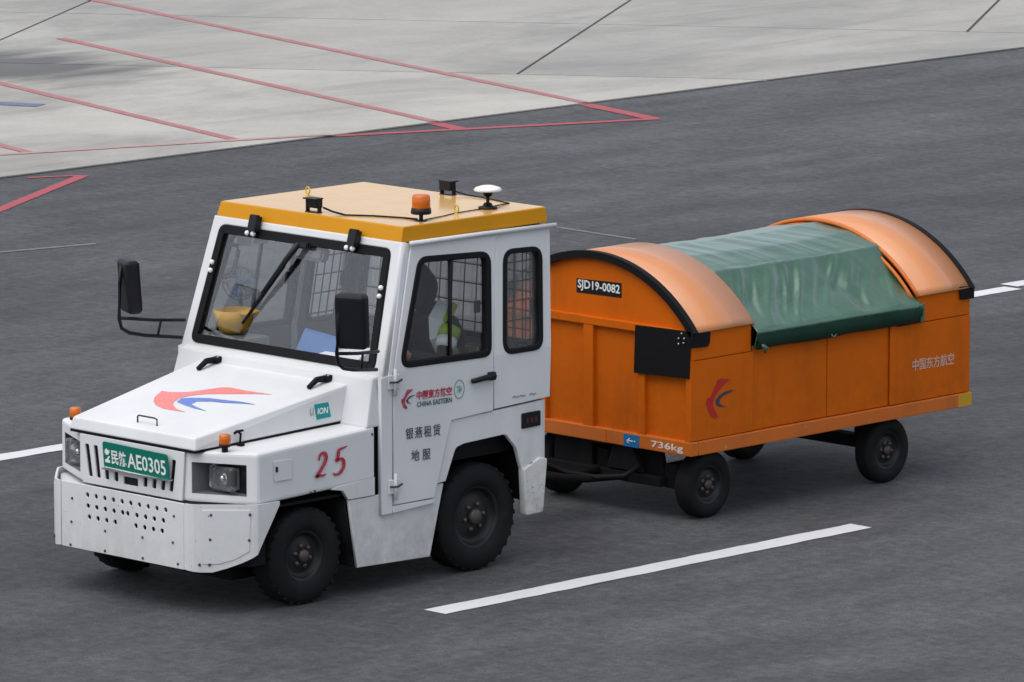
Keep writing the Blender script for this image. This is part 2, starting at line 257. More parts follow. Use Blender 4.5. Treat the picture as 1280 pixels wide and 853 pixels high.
# ------------------------------------------------------------------ mesh helpers
class B:
    """collects shapes into one bmesh"""
    def __init__(s): s.b = bmesh.new()
    def add(s, verts, faces, mi=0, smooth=False):
        vs = [s.b.verts.new(v) for v in verts]
        for f in faces:
            try:
                fc = s.b.faces.new([vs[i] for i in f]); fc.material_index = mi; fc.smooth = smooth
            except ValueError: pass
        return s
    def box(s, lo, hi, bev=0.0, mat=None, mi=0, segs=2):
        t = bmesh.new(); bmesh.ops.create_cube(t, size=1)
        for v in t.verts: v.co = Vector([(lo[k] + hi[k]) / 2 + v.co[k] * (hi[k] - lo[k]) for k in range(3)])
        if bev: bmesh.ops.bevel(t, geom=list(t.edges), offset=bev, segments=segs, affect='EDGES', profile=0.6)
        return s.merge(t, mat, mi)
    def hexa(s, v8, bev=0.0, mi=0, segs=2):
        """v8: bottom 4 (ccw), top 4 (ccw)"""
        t = bmesh.new(); vs = [t.verts.new(v) for v in v8]
        for f in ((3, 2, 1, 0), (4, 5, 6, 7), (0, 1, 5, 4), (1, 2, 6, 5), (2, 3, 7, 6), (3, 0, 4, 7)): t.faces.new([vs[i] for i in f])
        bmesh.ops.recalc_face_normals(t, faces=t.faces)
        if bev: bmesh.ops.bevel(t, geom=list(t.edges), offset=bev, segments=segs, affect='EDGES', profile=0.6)
        return s.merge(t, None, mi)
    def merge(s, t, mat=None, mi=0, smooth=False):
        if mat is not None: bmesh.ops.transform(t, matrix=mat, verts=t.verts)
        mp = {v: s.b.verts.new(v.co) for v in t.verts}
        for f in t.faces:
            try:
                nf = s.b.faces.new([mp[v] for v in f.verts]); nf.smooth = f.smooth or smooth; nf.material_index = mi
            except ValueError: pass
        t.free(); return s
    def prism(s, plan, z0, z1, bev=0.0, mi=0, segs=2):
        """plan: (x,y) loop; z0/z1 numbers or functions of (x,y)"""
        t = bmesh.new(); f0 = z0 if callable(z0) else (lambda x, y: z0); f1 = z1 if callable(z1) else (lambda x, y: z1)
        lo = [t.verts.new((x, y, f0(x, y))) for x, y in plan]; hi = [t.verts.new((x, y, f1(x, y))) for x, y in plan]; n = len(plan)
        t.faces.new(lo[::-1]); t.faces.new(hi)
        for i in range(n): t.faces.new((lo[i], lo[(i + 1) % n], hi[(i + 1) % n], hi[i]))
        bmesh.ops.recalc_face_normals(t, faces=t.faces)
        if bev: bmesh.ops.bevel(t, geom=list(t.edges), offset=bev, segments=segs, affect='EDGES', profile=0.6)
        return s.merge(t, None, mi)
    def tube(s, pts, r, n=8, cap=True, mi=0):
        pts = [Vector(p) for p in pts]; rings = []; rr = r if isinstance(r, (list, tuple)) else [r] * len(pts)
        up = Vector((0, 0, 1))
        for i, p in enumerate(pts):
            d = (pts[min(i + 1, len(pts) - 1)] - pts[max(i - 1, 0)]).normalized()
            a = d.cross(up)
            if a.length < 1e-3: a = d.cross(Vector((1, 0, 0)))
            a.normalize(); c = a.cross(d)
            rings.append([p + (a * math.cos(2 * math.pi * k / n) + c * math.sin(2 * math.pi * k / n)) * rr[i] for k in range(n)])
        vs = [v for g in rings for v in g]; fs = []
        for i in range(len(pts) - 1):
            for k in range(n): fs.append((i * n + k, i * n + (k + 1) % n, (i + 1) * n + (k + 1) % n, (i + 1) * n + k))
        if cap: fs += [tuple(range(n))[::-1], tuple((len(pts) - 1) * n + k for k in range(n))]
        return s.add(vs, fs, mi, True)
    def lathe(s, prof, c=(0, 0, 0), axis='Z', n=24, mi=0, smooth=True, caps=True):
        """prof: (r, h) list along axis"""
        vs = []; fs = []
        for r_, h in prof:
            for k in range(n):
                a = 2 * math.pi * k / n; x, y = r_ * math.cos(a), r_ * math.sin(a)
                v = (x, y, h) if axis == 'Z' else ((x, h, y) if axis == 'Y' else (h, x, y))
                vs.append((v[0] + c[0], v[1] + c[1], v[2] + c[2]))
        for i in range(len(prof) - 1):
            for k in range(n): fs.append((i * n + k, i * n + (k + 1) % n, (i + 1) * n + (k + 1) % n, (i + 1) * n + k))
        if caps and prof[0][0] > 1e-6: fs.append(tuple(range(n))[::-1])
        if caps and prof[-1][0] > 1e-6: fs.append(tuple((len(prof) - 1) * n + k for k in range(n)))
        return s.add(vs, fs, mi, smooth)
    def done(s, name, mat, parent=None, weld=True, **props):
        if weld: bmesh.ops.remove_doubles(s.b, verts=s.b.verts, dist=1e-5)
        bmesh.ops.recalc_face_normals(s.b, faces=s.b.faces)
        me = bpy.data.meshes.new(name); s.b.to_mesh(me); s.b.free()
        return link(name, me, mat, parent, **props)
def link(name, me, mat, parent=None, **props):
    o = bpy.data.objects.new(name, me); COL.objects.link(o)
    if mat is not None and not len(me.materials):
        for k in (mat if isinstance(mat, (list, tuple)) else [mat]): me.materials.append(M[k])
    setp(o, parent)
    for k, v in props.items(): o[k] = v
    return o
def setp(o, parent):
    if parent is not None:
        o.parent = parent; o.matrix_parent_inverse = Matrix.Translation(-world_loc(parent))
def world_loc(o):
    v = Vector(o.location); p = o.parent
    if p is not None: v = v + o.matrix_parent_inverse.to_translation() + world_loc(p)
    return v
def thing(name, loc, label, cat, group=None):
    o = bpy.data.objects.new(name, None); COL.objects.link(o); o.location = loc; o.empty_display_size = 0.2
    o['label'] = label; o['category'] = cat
    if group: o['group'] = group
    return o
def tag(o, label, cat, group=None):
    o['label'] = label; o['category'] = cat
    if group: o['group'] = group
    return o
def rpoly(pts, r, n=5):
    """rounded polygon"""
    out = []; m = len(pts)
    for i in range(m):
        p0, p1, p2 = Vector(pts[i - 1]), Vector(pts[i]), Vector(pts[(i + 1) % m])
        rr = r[i] if isinstance(r, (list, tuple)) else r
        if rr <= 0: out.append(tuple(p1)); continue
        a = (p0 - p1).normalized(); b = (p2 - p1).normalized()
        ang = a.angle(b)
        d = min(rr / math.tan(ang / 2), 0.48 * (p0 - p1).length, 0.48 * (p2 - p1).length)
        s_, e = p1 + a * d, p1 + b * d
        for k in range(n + 1):
            t = k / n; out.append(tuple(s_.lerp(p1, t).lerp(p1.lerp(e, t), t)))
    return out
def inset(loop, d):
    """offset a loop inwards by d"""
    area = sum(loop[i - 1][0] * loop[i][1] - loop[i][0] * loop[i - 1][1] for i in range(len(loop)))
    sg = 1 if area > 0 else -1; out = []; n = len(loop)
    for i in range(n):
        a, b, c_ = Vector(loop[i - 1]), Vector(loop[i]), Vector(loop[(i + 1) % n])
        n1 = Vector((-(b - a).y, (b - a).x)).normalized() * sg; n2 = Vector((-(c_ - b).y, (c_ - b).x)).normalized() * sg
        h = (n1 + n2); h = h / max(0.3, h.length_squared / 2) if h.length > 1e-6 else n1
        out.append(tuple(b + h * d))
    return out
def curve_bm(loops, thick, bevel=0.0):
    """flat sheet with holes: loops -> bmesh, w from 0 (front) to -thick"""
    cu = bpy.data.curves.new('tmp', 'CURVE'); cu.dimensions = '2D'; cu.fill_mode = 'BOTH'
    cu.extrude = max(thick / 2 - bevel, 0.0002); cu.bevel_depth = bevel; cu.offset = -bevel; cu.bevel_resolution = 1
    for lp in loops:
        sp = cu.splines.new('POLY'); sp.points.add(len(lp) - 1); sp.use_cyclic_u = True
        for p, q in zip(sp.points, lp): p.co = (q[0], q[1], 0, 1)
    return curve_to_bm(cu, -thick / 2)
def curve_to_bm(cu, dz):
    ob = bpy.data.objects.new('tmp', cu); COL.objects.link(ob)
    dg = bpy.context.evaluated_depsgraph_get(); me = bpy.data.meshes.new_from_object(ob.evaluated_get(dg))
    t = bmesh.new(); t.from_mesh(me); bpy.data.meshes.remove(me); bpy.data.objects.remove(ob); bpy.data.curves.remove(cu)
    bmesh.ops.remove_doubles(t, verts=t.verts, dist=1e-6)
    bmesh.ops.translate(t, verts=t.verts, vec=(0, 0, dz)); return t
def frame(o, u, v):
    o, u, v = Vector(o), Vector(u).normalized(), Vector(v).normalized(); w_ = u.cross(v)
    return Matrix(((u.x, v.x, w_.x, o.x), (u.y, v.y, w_.y, o.y), (u.z, v.z, w_.z, o.z), (0, 0, 0, 1)))
def text_bm(body, size, depth=0.0015, shear=0.0, bold=0.0, align='LEFT', space=1.0, xs=1.0):
    cu = bpy.data.curves.new('tmp', 'FONT'); cu.body = body; cu.size = size; cu.extrude = depth / 2; cu.shear = shear; cu.offset = bold
    cu.align_x = align; cu.space_character = space; cu.resolution_u = 2
    t = curve_to_bm(cu, 0)
    bmesh.ops.scale(t, vec=(xs, 1, 1), verts=t.verts); return t
def fit_bm(t, x0, x1, y0, y1):
    """scale lettering to a box"""
    xs = [v.co.x for v in t.verts]; ys = [v.co.y for v in t.verts]
    if not xs: return t
    a, b, c_, d = min(xs), max(xs), min(ys), max(ys)
    for v in t.verts:
        v.co.x = x0 + (v.co.x - a) / (b - a) * (x1 - x0); v.co.y = y0 + (v.co.y - c_) / (d - c_) * (y1 - y0)
    return t
def sidemat(y): return frame((0, y, 0), (1, 0, 0), (0, 0, 1))       # near side, faces -Y, coordinates (x, z)
def frontmat(x): return frame((x, 0, 0), (0, -1, 0), (0, 0, 1))     # faces -X, coordinates (-y, z)
def write(name, body, box4, mat, key, parent, shear=0.0, bold=0.0, lift=0.0015, **kw):
    t = fit_bm(text_bm(body, 0.1, 0.001, shear, bold, **kw), *box4)
    bmesh.ops.translate(t, verts=t.verts, vec=(0, 0, lift))
    return B().merge(t, mat).done(name, key, parent)
def shape(name, loop, mat, key, parent, lift=0.0015, th=0.001):
    t = curve_bm([loop], th); bmesh.ops.translate(t, verts=t.verts, vec=(0, 0, lift + th))
    return B().merge(t, mat).done(name, key, parent)

# ================================================================== GROUND
def sheet(name, loop, z, key, parent=None, **kw):
    b = B(); b.add([(x, y, z) for x, y in loop], [tuple(range(len(loop)))]); return b.done(name, key, parent, **kw)
EDGE = 13.73
road = sheet('asphalt_road', [(-260, -260), (320, -260), (320, 320), (-260, 320)], 0.0, 'asphalt', kind='structure')
apron = sheet('concrete_apron', [(-200, EDGE), (260, EDGE), (260, 250), (-200, 250)], 0.004, 'concrete', kind='structure')
def stripe(name, a, b_, wd, z, key, parent, n=None):
    a, b_ = Vector(a), Vector(b_); d = (b_ - a); s_ = Vector((-d.y, d.x)).normalized() * wd / 2
    n = n or max(2, min(900, int(d.length / 0.12))); vs = []; fs = []
    for i in range(n + 1):
        p = a + d * i / n; j1, j2 = (random.uniform(-.07, .07) for _ in range(2))
        if i in (0, n): j1 = j2 = 0
        vs += [(*(p + s_ * (1 + j1)), z), (*(p - s_ * (1 + j2)), z)]
    for i in range(n): fs.append((2 * i, 2 * i + 1, 2 * i + 3, 2 * i + 2))
    bb = B(); bb.add(vs, fs); return bb.done(name, key, parent)
# slabs of the apron: joint grid turned 34 degrees, cut at the asphalt edge
E1 = Vector((math.cos(R(34.2)), math.sin(R(34.2)))); E2 = Vector((-E1.y, E1.x))   # s along E1, n along E2
def clip(poly, y0):
    out = []
    for i in range(len(poly)):
        a, b_ = poly[i - 1], poly[i]
        ia, ib = a[1] >= y0, b_[1] >= y0
        if ia != ib:
            t = (y0 - a[1]) / (b_[1] - a[1]); out.append((a[0] + (b_[0] - a[0]) * t, y0))
        if ib: out.append(b_)
    return out
seal_sheet = None
G = 0.016
def joint_rows():
    rows = [(-6.0, 23.35, [-30, -12, 26]), (23.35, 27.6, [-30, -15.2, -10.2, -4.6, 3.07, 8.54, 13.5, 26]),
            (27.6, 32.0, [-30, -13.0, -8.6, -4.4, -0.67, 3.07, 8.54, 13.5, 26]), (32.0, 36.4, [-30, -13, -8.6, -4.4, -0.67, 3.07, 8.54, 13.5, 26])]
    for s0, s1, ns in rows:
        for n0, n1 in zip(ns[:-1], ns[1:]): yield s0, s1, n0, n1
seal_poly = clip([tuple(E1 * s_ + E2 * n_) for s_, n_ in ((-5.9, -29.9), (36.3, -29.9), (36.3, 25.9), (-5.9, 25.9))], EDGE + 0.02)
sheet('joint_sealant', seal_poly, 0.008, 'sealant', apron)
for s0, s1, n0, n1 in joint_rows():
    pl = clip([tuple(E1 * s_ + E2 * n_) for s_, n_ in ((s0 + G, n0 + G), (s1 - G, n0 + G), (s1 - G, n1 - G), (s0 + G, n1 - G))], EDGE)
    if len(pl) < 3: continue
    b = B(); b.prism(pl, 0.005, 0.016); b.done('concrete_slab', 'concrete_light' if s1 < 24 else 'concrete', apron)
# lane markings (road runs along X)
stripe('lane_dash', (-0.43, -1.43), (3.13, -1.43), 0.17, 0.004, 'line_white', road)
stripe('lane_dash', (12.0, -1.43), (15.6, -1.43), 0.17, 0.004, 'line_white', road)
stripe('lane_dash', (-12.9, -1.43), (-9.3, -1.43), 0.17, 0.004, 'line_white', road)
stripe('edge_line', (-60, 3.93), (10.86, 3.93), 0.17, 0.004, 'line_white', road)
stripe('edge_line', (10.93, 4.03), (80, 4.03), 0.17, 0.004, 'line_white', road)
stripe('old_paint_scuff', (10.75, 8.65), (10.7, 7.6), 0.05, 0.004, 'line_pale', road)
stripe('old_paint_scuff', (6.75, 10.6), (7.62, 10.4), 0.06, 0.004, 'line_pale', road)
# red stand markings: over concrete, then over asphalt
RD = Vector((0.262, 0.965))
def red_line(x, y, top, wd=0.105):
    p = Vector((x, y)); q = p + RD * (top - y) / RD.y
    if y < EDGE:
        e = p + RD * (EDGE - y) / RD.y
        stripe('red_line', p, e, wd * 1.45, 0.0045, 'line_red_a', road); p = e
    stripe('red_line', p, q, wd, 0.0205, 'line_red_c', apron)
red_line(16.16, 12.56, 42.0); red_line(14.46, 13.28, 20.9); red_line(12.49, 14.02, 19.2); red_line(10.69, 14.66, 18.6)
stripe('red_line', (16.2, 12.53), (13.36, 13.72), 0.11, 0.0048, 'line_red_a', road)
stripe('red_line', (13.33, 13.74), (9.0, 15.28), 0.10, 0.0208, 'line_red_faint', apron)
stripe('red_line', (9.62, 14.05), (9.2, 14.2), 0.07, 0.0206, 'line_red_faint', apron)
stripe('red_line', (10.14, 13.38), (6.6, 11.35), 0.105, 0.0045, 'line_red_a', road)
stripe('red_line', (10.1, 13.40), (9.72, 13.60), 0.06, 0.0049, 'line_red_a', road)
stripe('blue_line', (12.9, 17.05), (12.4, 18.2), 0.20, 0.0204, 'line_blue', apron)

# ================================================================== BAGGAGE TRACTOR (front faces -X)
TR = thing('baggage_tractor', (-0.1, 0, 0), 'white airport baggage tractor with yellow cab roof and number 25', 'baggage tractor')
def HALF(z): return 0.76 + 0.07 * (1.97 - z) / 0.72 if z > 1.25 else 0.83
def side_panel(name, loops, s, key, parent, off=0.0, thick=0.02, bevel=0.004, flatY=None, **kw):
    """sheet on the cab flank, coordinates (x, z); s=-1 near, +1 far"""
    t = curve_bm(loops, thick, bevel)
    if flatY is None: bmesh.ops.bisect_plane(t, geom=list(t.verts) + list(t.edges) + list(t.faces), plane_co=(0, 1.25, 0), plane_no=(0, 1, 0), dist=1e-5)
    for v in t.verts:
        x, z, w_ = v.co; v.co = (x, s * ((flatY if flatY is not None else HALF(z)) + off + w_), z)
    return B().merge(t).done(name, key, parent, **kw)
# chassis and underbody
b = B(); b.box((-1.36, -0.44, 0.26), (1.02, 0.44, 0.57)); b.box((-1.30, -0.66, 0.50), (-1.08, 0.66, 0.57)); b.box((-0.43, -0.78, 0.22), (0.12, 0.78, 0.60)); b.box((-0.285, -0.79, 0.5), (-0.2, 0.79, 1.19))
b.box((0.95, -0.78, 0.36), (1.03, 0.78, 0.75)); b.box((0.16, -0.74, 0.66), (1.03, 0.74, 0.88)); b.box((-1.14, -0.79, 0.585), (-0.45, 0.79, 0.600)); b.box((-0.24, -0.80, 0.46), (1.07, 0.80, 0.52) if False else (0.2, 0.80, 0.52))
b.prism([(-1.435, -.5), (-1.40, -.59), (-1.20, -.775), (-1.10, -.775), (-1.10, .775), (-1.20, .775), (-1.40, .59), (-1.435, .5)], 0.275, 0.572)  # filler block behind the bumper, added to deepen the shade below
b.box((-1.12, -0.52, 0.15), (0.98, 0.52, 0.30)); b.box((-0.44, -0.80, 0.17), (0.12, 0.80, 0.30)); b.done('chassis', 'underbody', TR)  # belly boxes added to darken the ground under the tractor
b = B(); b.box((1.02, -0.25, 0.30), (1.16, 0.25, 0.56), 0.01); b.box((1.14, -0.07, 0.31), (1.30, 0.07, 0.35), 0.005); b.box((1.14, -0.07, 0.43), (1.30, 0.07, 0.47), 0.005); b.tube([(1.25, 0, 0.28), (1.25, 0, 0.52)], 0.02)
b.done('tow_coupling', 'black_plastic', TR)
# front body: fenders and headlamp panels
plan = [(-1.372, -0.44), (-1.187, -0.815), (-0.30, -0.828), (-0.30, 0.828), (-1.187, 0.815), (-1.372, 0.44)]
ftop = lambda x, y: 0.912 + (x + 1.187) * 0.05
b = B(); b.prism(plan, lambda x, y: 0.621 if x < -1 else 0.652, ftop, 0.022, segs=3)
fb = b.done('front_body', 'white', TR)
for s in (-1, 1):       # cut the headlamp pockets
    t = bmesh.new(); bmesh.ops.create_cube(t, size=1)
    for v in t.verts: v.co = Vector((-1.40 + v.co.x * 0.40, s * (0.462 + 0.146) + v.co.y * 0.292, 0.757 + v.co.z * 0.176))
    cme = bpy.data.meshes.new('cut'); t.to_mesh(cme); t.free(); co = bpy.data.objects.new('cut', cme); COL.objects.link(co)
    md = fb.modifiers.new('c', 'BOOLEAN'); md.object = co; md.operation = 'DIFFERENCE'; md.solver = 'EXACT'
    bpy.context.view_layer.update(); dg = bpy.context.evaluated_depsgraph_get()
    nm = bpy.data.meshes.new_from_object(fb.evaluated_get(dg)); fb.modifiers.clear(); fb.data = nm; bpy.data.objects.remove(co)
for s in (-1, 1):
    y0, y1 = (0.462, 0.754)
    hl = B(); A = lambda p: (p[0], s * p[1], p[2])
    # pocket lining: inner wall, back, outer wall, floor, ceiling
    q = lambda *ps: hl.add([A(p) for p in ps], [(0, 1, 2, 3)])
    xi, xo, xb = -1.358, -1.215, -1.202
    q((xi, y0 + .002, .671), (xb, y0 + .002, .671), (xb, y0 + .002, .843), (xi, y0 + .002, .843))
    q((xb, y0, .67), (xb, y1, .67), (xb, y1, .844), (xb, y0, .844))
    q((xi, y0, .671), (xb, y0, .671), (xb, y1, .671), (xo - .004, y1, .671)); q((xi, y0, .843), (xb, y0, .843), (xb, y1, .843), (xo - .004, y1, .843))
    q((xo, y1 - .002, .671), (xb, y1 - .002, .671), (xb, y1 - .002, .843), (xo, y1 - .002, .843))
    house = hl.done('headlight', 'lamp_grey', TR)
    b = B(); b.merge(curve_bm([rpoly([(y0 + .05, .679), (y1 - .006, .679), (y1 - .006, .836), (y0 + .02, .836)], 0.012)], 0.02, 0.002), frame((-1.206, 0, 0), (0, s, 0), (0, 0, 1)) if s < 0 else Matrix(((0, 0, -1, -1.206), (1, 0, 0, 0), (0, 1, 0, 0), (0, 0, 0, 1))))
    b.done('lamp_bezel', 'black_plastic', house)
    b = B(); b.box((-1.222, s * 0.60 - .085, 0.757 - .062), (-1.200, s * 0.60 + .085, 0.757 + .062), .008); b.done('lamp_back', 'lamp_grey', house)
    b = B(); b.lathe([(.052, -1.262), (.046, -1.250), (.030, -1.238), (.012, -1.232), (0, -1.231)], (0, s * 0.60, 0.757), 'X', 20); b.done('reflector', 'chrome', house)
    b = B(); b.box((-1.278, s * 0.60 - .095, 0.757 - .070), (-1.222, s * 0.60 + .095, 0.757 + .070), .026, segs=4); b.done('lens', 'lens', house)
# grille panel with slots, backing, plate
slots = []
for yc, wd in ((.36, .034), (.29, .034), (.216, .034), (.136, .034), (.01, .12), (-.114, .034), (-.19, .034), (-.264, .034), (-.334, .034)):
    k = yc * 0.06
    if wd > 0.1: slots.append(rpoly([(-yc - wd / 2, .655), (-yc + wd / 2, .655), (-yc + wd / 2, .70), (-yc - wd / 2, .70)], 0.008, 3))
    else: slots.append(rpoly([(-yc - wd / 2 + k * .7, .662), (-yc + wd / 2 + k * .7, .662), (-yc + wd / 2 - k * .7, .845), (-yc - wd / 2 - k * .7, .845)], 0.010, 3))
gp = B().merge(curve_bm([rpoly([(-.412, .622), (.412, .622), (.434, .898), (-.434, .898)], 0.008, 3)] + slots, 0.012, 0.002), frontmat(-1.388)).done('grille_panel', 'white', TR)
b = B(); b.box((-1.3745, -0.40, 0.645), (-1.3725, 0.40, 0.875)); b.done('grille_backing', 'black_plastic', gp)
lp = B().merge(curve_bm([rpoly([(-.205, -.078), (.335, -.078), (.335, .078), (-.205, .078)], 0.018, 3)], 0.006, 0.001), frame((-1.418, 0, 0.805), (0, -1, -0.02), (-0.09, 0, 1))).done('license_plate', 'plate_green', TR)
pm = frame((-1.418, 0, 0.805), (0, -1, -0.02), (-0.09, 0, 1))
b = B(); b.box((-1.425, -0.34, 0.7265), (-1.385, 0.21, 0.734)); b.done('plate_bracket', 'steel', lp)
write('plate_lettering', '民航', (-.135, -.012, -.045, .042), pm, 'plate_white', lp, bold=0.002)
write('plate_lettering', 'AE0305', (-.002, .315, -.045, .042), pm, 'plate_white', lp, bold=0.0012)
for lo in ([(-.185, .03), (-.172, .042), (-.160, .030), (-.150, .036), (-.146, .022), (-.160, .006), (-.176, .004), (-.188, .016)], [(-.187, -.040), (-.150, -.040), (-.145, -.028), (-.160, -.020), (-.146, -.004), (-.156, .0), (-.172, -.018), (-.19, -.026)]):
    shape('plate_emblem', lo, pm, 'plate_white', lp)
shape('plate_border', rpoly([(-.198, -.071), (.328, -.071), (.328, -.066), (-.198, -.066)], 0, 2), pm, 'plate_white', lp)
# bumper
holes = []
def circ(c, r, n=10): return [(c[0] + r * math.cos(2 * math.pi * k / n), c[1] + r * math.sin(2 * math.pi * k / n)) for k in range(n)]
for k in range(10): holes.append(circ((-.288 + .072 * k, .575), .0145))
for k in range(10): holes.append(circ(([-.284, -.212, -.140, -.068, .004, .046, .122, .194, .266, .340][k], .513), .0145))
for k in range(4): holes += [circ((-.274 + .072 * k, .451), .0145), circ((.114 + .072 * k, .453), .0145)]
holes += [circ((-.03, .545), .005, 6), circ((.09, .548), .005, 6)]
BM = B().merge(curve_bm([rpoly([(-.508, .258), (.508, .258), (.508, .630), (-.508, .630)], 0.006, 2)] + holes, 0.010, 0.002), frontmat(-1.465)).done('bumper', 'white_bumper', TR)
b = B(); btp = [(-1.385, .0), (-1.385, .50), (-1.36, .60), (-1.33, .66), (-1.30, .70), (-1.215, .795), (-1.195, .81), (-1.05, .815)]
b.prism([(x, -y) for x, y in btp] + [(x, y) for x, y in btp[:0:-1]], 0.575, 0.597); b.done('bumper_top', 'white', BM)
b = B(); b.box((-1.445, -0.50, 0.30), (-1.35, 0.50, 0.572)); b.done('bumper_core', 'black_plastic', BM)
def strip(cols, th, s):
    """bent plate: columns (x, y, z0, z1), thickness inwards"""
    vs = []; fs = []; n = len(cols)
    for i, (x, y, z0, z1) in enumerate(cols):
        a = Vector(cols[max(i - 1, 0)][:2]); c_ = Vector(cols[min(i + 1, n - 1)][:2]); d = (c_ - a).normalized(); nn = Vector((d.y, -d.x)) * th
        for xx, yy in ((x, y), (x + nn.x, y + nn.y)): vs += [(xx, s * yy, z0), (xx, s * yy, z1)]
    for i in range(n - 1):
        p, q_ = 4 * i, 4 * i + 4
        fs += [(p, q_, q_ + 1, p + 1), (p + 2, p + 3, q_ + 3, q_ + 2), (p + 1, q_ + 1, q_ + 3, p + 3), (p, p + 2, q_ + 2, q_)]
    fs += [(0, 1, 3, 2), (4 * n - 4, 4 * n - 2, 4 * n - 1, 4 * n - 3)]
    return vs, fs
for s in (-1, 1):
    cols = [(-1.466, .512, .262, .631), (-1.464, .545, .258, .631), (-1.452, .575, .255, .631), (-1.43, .604, .252, .631), (-1.385, .650, .252, .631), (-1.33, .708, .274, .631), (-1.27, .770, .305, .631), (-1.225, .815, .335, .631), (-1.205, .829, .352, .631), (-1.17, .833, .415, .631), (-1.10, .835, .525, .631), (-1.045, .836, .612, .631)]
    b = B(); v_, f_ = strip(cols, 0.012, s); b.add(v_, f_)
    cp = b.done('bumper_corner', 'white_bumper', BM)
    b = B()
    a = Vector((-1.43, .604)); c_ = Vector((-1.225, .815)); d = (c_ - a).normalized(); nn = Vector((d.y, -d.x))
    for tt, zz in ((.06, .575), (.275, .577), (.055, .437), (.27, .434), (-0.005, .296), (.05, .296)):
        p = a + d * tt - Vector((-nn.x, -nn.y)) * 0.0 ; px = p + Vector((-abs(nn.x), abs(nn.y))) * 0.003
        t = bmesh.new(); bmesh.ops.create_uvsphere(t, u_segments=8, v_segments=5, radius=0.0085)
        b.merge(t, Matrix.Translation((px.x, s * px.y, zz)), smooth=True)
    b.done('bolt_heads', 'bolt', cp, kind='stuff')
    if s < 0: cf = frame((a.x, -a.y, 0), (d.x, -d.y, 0), (0, 0, 1))
    else: cf = frame((c_.x, c_.y, 0), (-d.x, -d.y, 0), (0, 0, 1))
    L_ = (c_ - a).length; q0 = [(.012, .300), (.10, .300), (.19, .325), (.272, .372), (.278, .602), (.012, .602)]
    if s > 0: q0 = [(L_ - x_, z_) for x_, z_ in q0]
    t = curve_bm([rpoly(q0, .006, 2)], .006, .0015); bmesh.ops.translate(t, verts=t.verts, vec=(0, 0, .0045))
    B().merge(t, cf).done('corner_plate', 'white_bumper', cp)
b = B()
for yy, zz in ((.415, .54), (.423, .405), (.433, .272), (.144, .276), (-.17, .278), (-.42, .40), (-.43, .55), (-.46, .285), (.14, .39), (-.17, .395)):
    t = bmesh.new(); bmesh.ops.create_uvsphere(t, u_segments=8, v_segments=5, radius=0.008); b.merge(t, Matrix.Translation((-1.466, yy, zz)), smooth=True)
b.done('bolt_heads', 'bolt', BM, kind='stuff')
# hood
hz = lambda x: 0.985 + 0.1743 * (x + 1.37)
b = B(); b.hexa([(-1.392, -.524, .914), (-0.27, -.625, .972), (-0.27, .625, .972), (-1.392, .524, .914), (-1.375, -.505, .984), (-0.285, -.612, hz(-.285)), (-0.285, .612, hz(-.285)), (-1.375, .505, .984)], 0.014, segs=3)
hood = b.done('hood', 'white', TR)
b = B(); b.hexa([(-1.384, -.518, .900), (-0.28, -.618, .955), (-0.28, .618, .955), (-1.384, .518, .900), (-1.384, -.518, .916), (-0.28, -.618, .975), (-0.28, .618, .975), (-1.384, .518, .916)])
b.done('hood_seal', 'black_rubber', hood)
hm = frame((-1.37, 0, .985), (1, 0, 0.1743), (0, 1, 0)); hk = math.sqrt(1 + .1743 ** 2)
def hoodpts(l): return [((x + 1.37) * hk, y) for x, y in l]
HRED = [(-0.996,0.247),(-0.936,0.306),(-0.832,0.360),(-0.828,0.291),(-0.787,0.190),(-0.698,0.111),(-0.645,0.066),(-0.625,0.015),(-0.630,-0.091),(-0.628,-0.204),(-0.622,-0.327),(-0.647,-0.239),(-0.708,-0.088),(-0.770,0.063),(-0.830,0.128),(-0.890,0.151),(-0.949,0.130),(-0.986,0.097),(-1.036,0.014),(-1.057,-0.082),(-1.061,-0.006),(-1.062,0.094),(-1.037,0.180)]
HBLUE = [(-0.941,0.112),(-0.884,0.136),(-0.850,0.078),(-0.816,-0.031),(-0.803,-0.161),(-0.789,-0.262),(-0.794,-0.374),(-0.817,-0.276),(-0.846,-0.164),(-0.858,-0.076),(-0.891,0.004),(-0.943,-0.008),(-0.965,-0.076),(-0.994,-0.187),(-0.988,-0.086),(-0.966,0.024)]
shape('hood_logo', hoodpts(HRED), hm, 'dec_pink', hood, label='pale red swallow swoosh') if False else shape('hood_logo', hoodpts(HRED), hm, 'dec_pink', hood)
shape('hood_logo', hoodpts(HBLUE), hm, 'dec_blue', hood)
b = B(); b.tube([(-1.30, .045, hz(-1.30)), (-1.30, .045, hz(-1.3) + .035), (-1.305, .03, hz(-1.3) + .042), (-1.305, -.10, hz(-1.3) + .042), (-1.30, -.115, hz(-1.3) + .035), (-1.30, -.115, hz(-1.3))], 0.005, 6); b.done('hood_handle', 'bolt', hood)
for s in (-1, 1):       # rubber hood straps near the windscreen
    b = B(); z = hz(-.32)
    b.hexa([(-.345, s * .457 - .028, z), (-.295, s * .457 - .028, z + .008), (-.295, s * .457 + .028, z + .008), (-.345, s * .457 + .028, z), (-.345, s * .457 - .026, z + .03), (-.295, s * .457 - .026, z + .04), (-.295, s * .457 + .026, z + .04), (-.345, s * .457 + .026, z + .03)], 0.006)
    b.tube([(-.34, s * .457, z + .02), (-.40, s * .457 - .004, z + .022), (-.47, s * .457 - .01, hz(-.47) + .012)], [.02, .018, .014], 8)
    hg = b.done('hood_strap', 'black_rubber', hood)
    b = B()
    for k in (-.013, .013): b.lathe([(.007, 0), (.007, .006), (0, .008)], (-.32, s * .457 + k, z + .034), n=8)
    b.done('bolt_heads', 'steel', hg, kind='stuff')
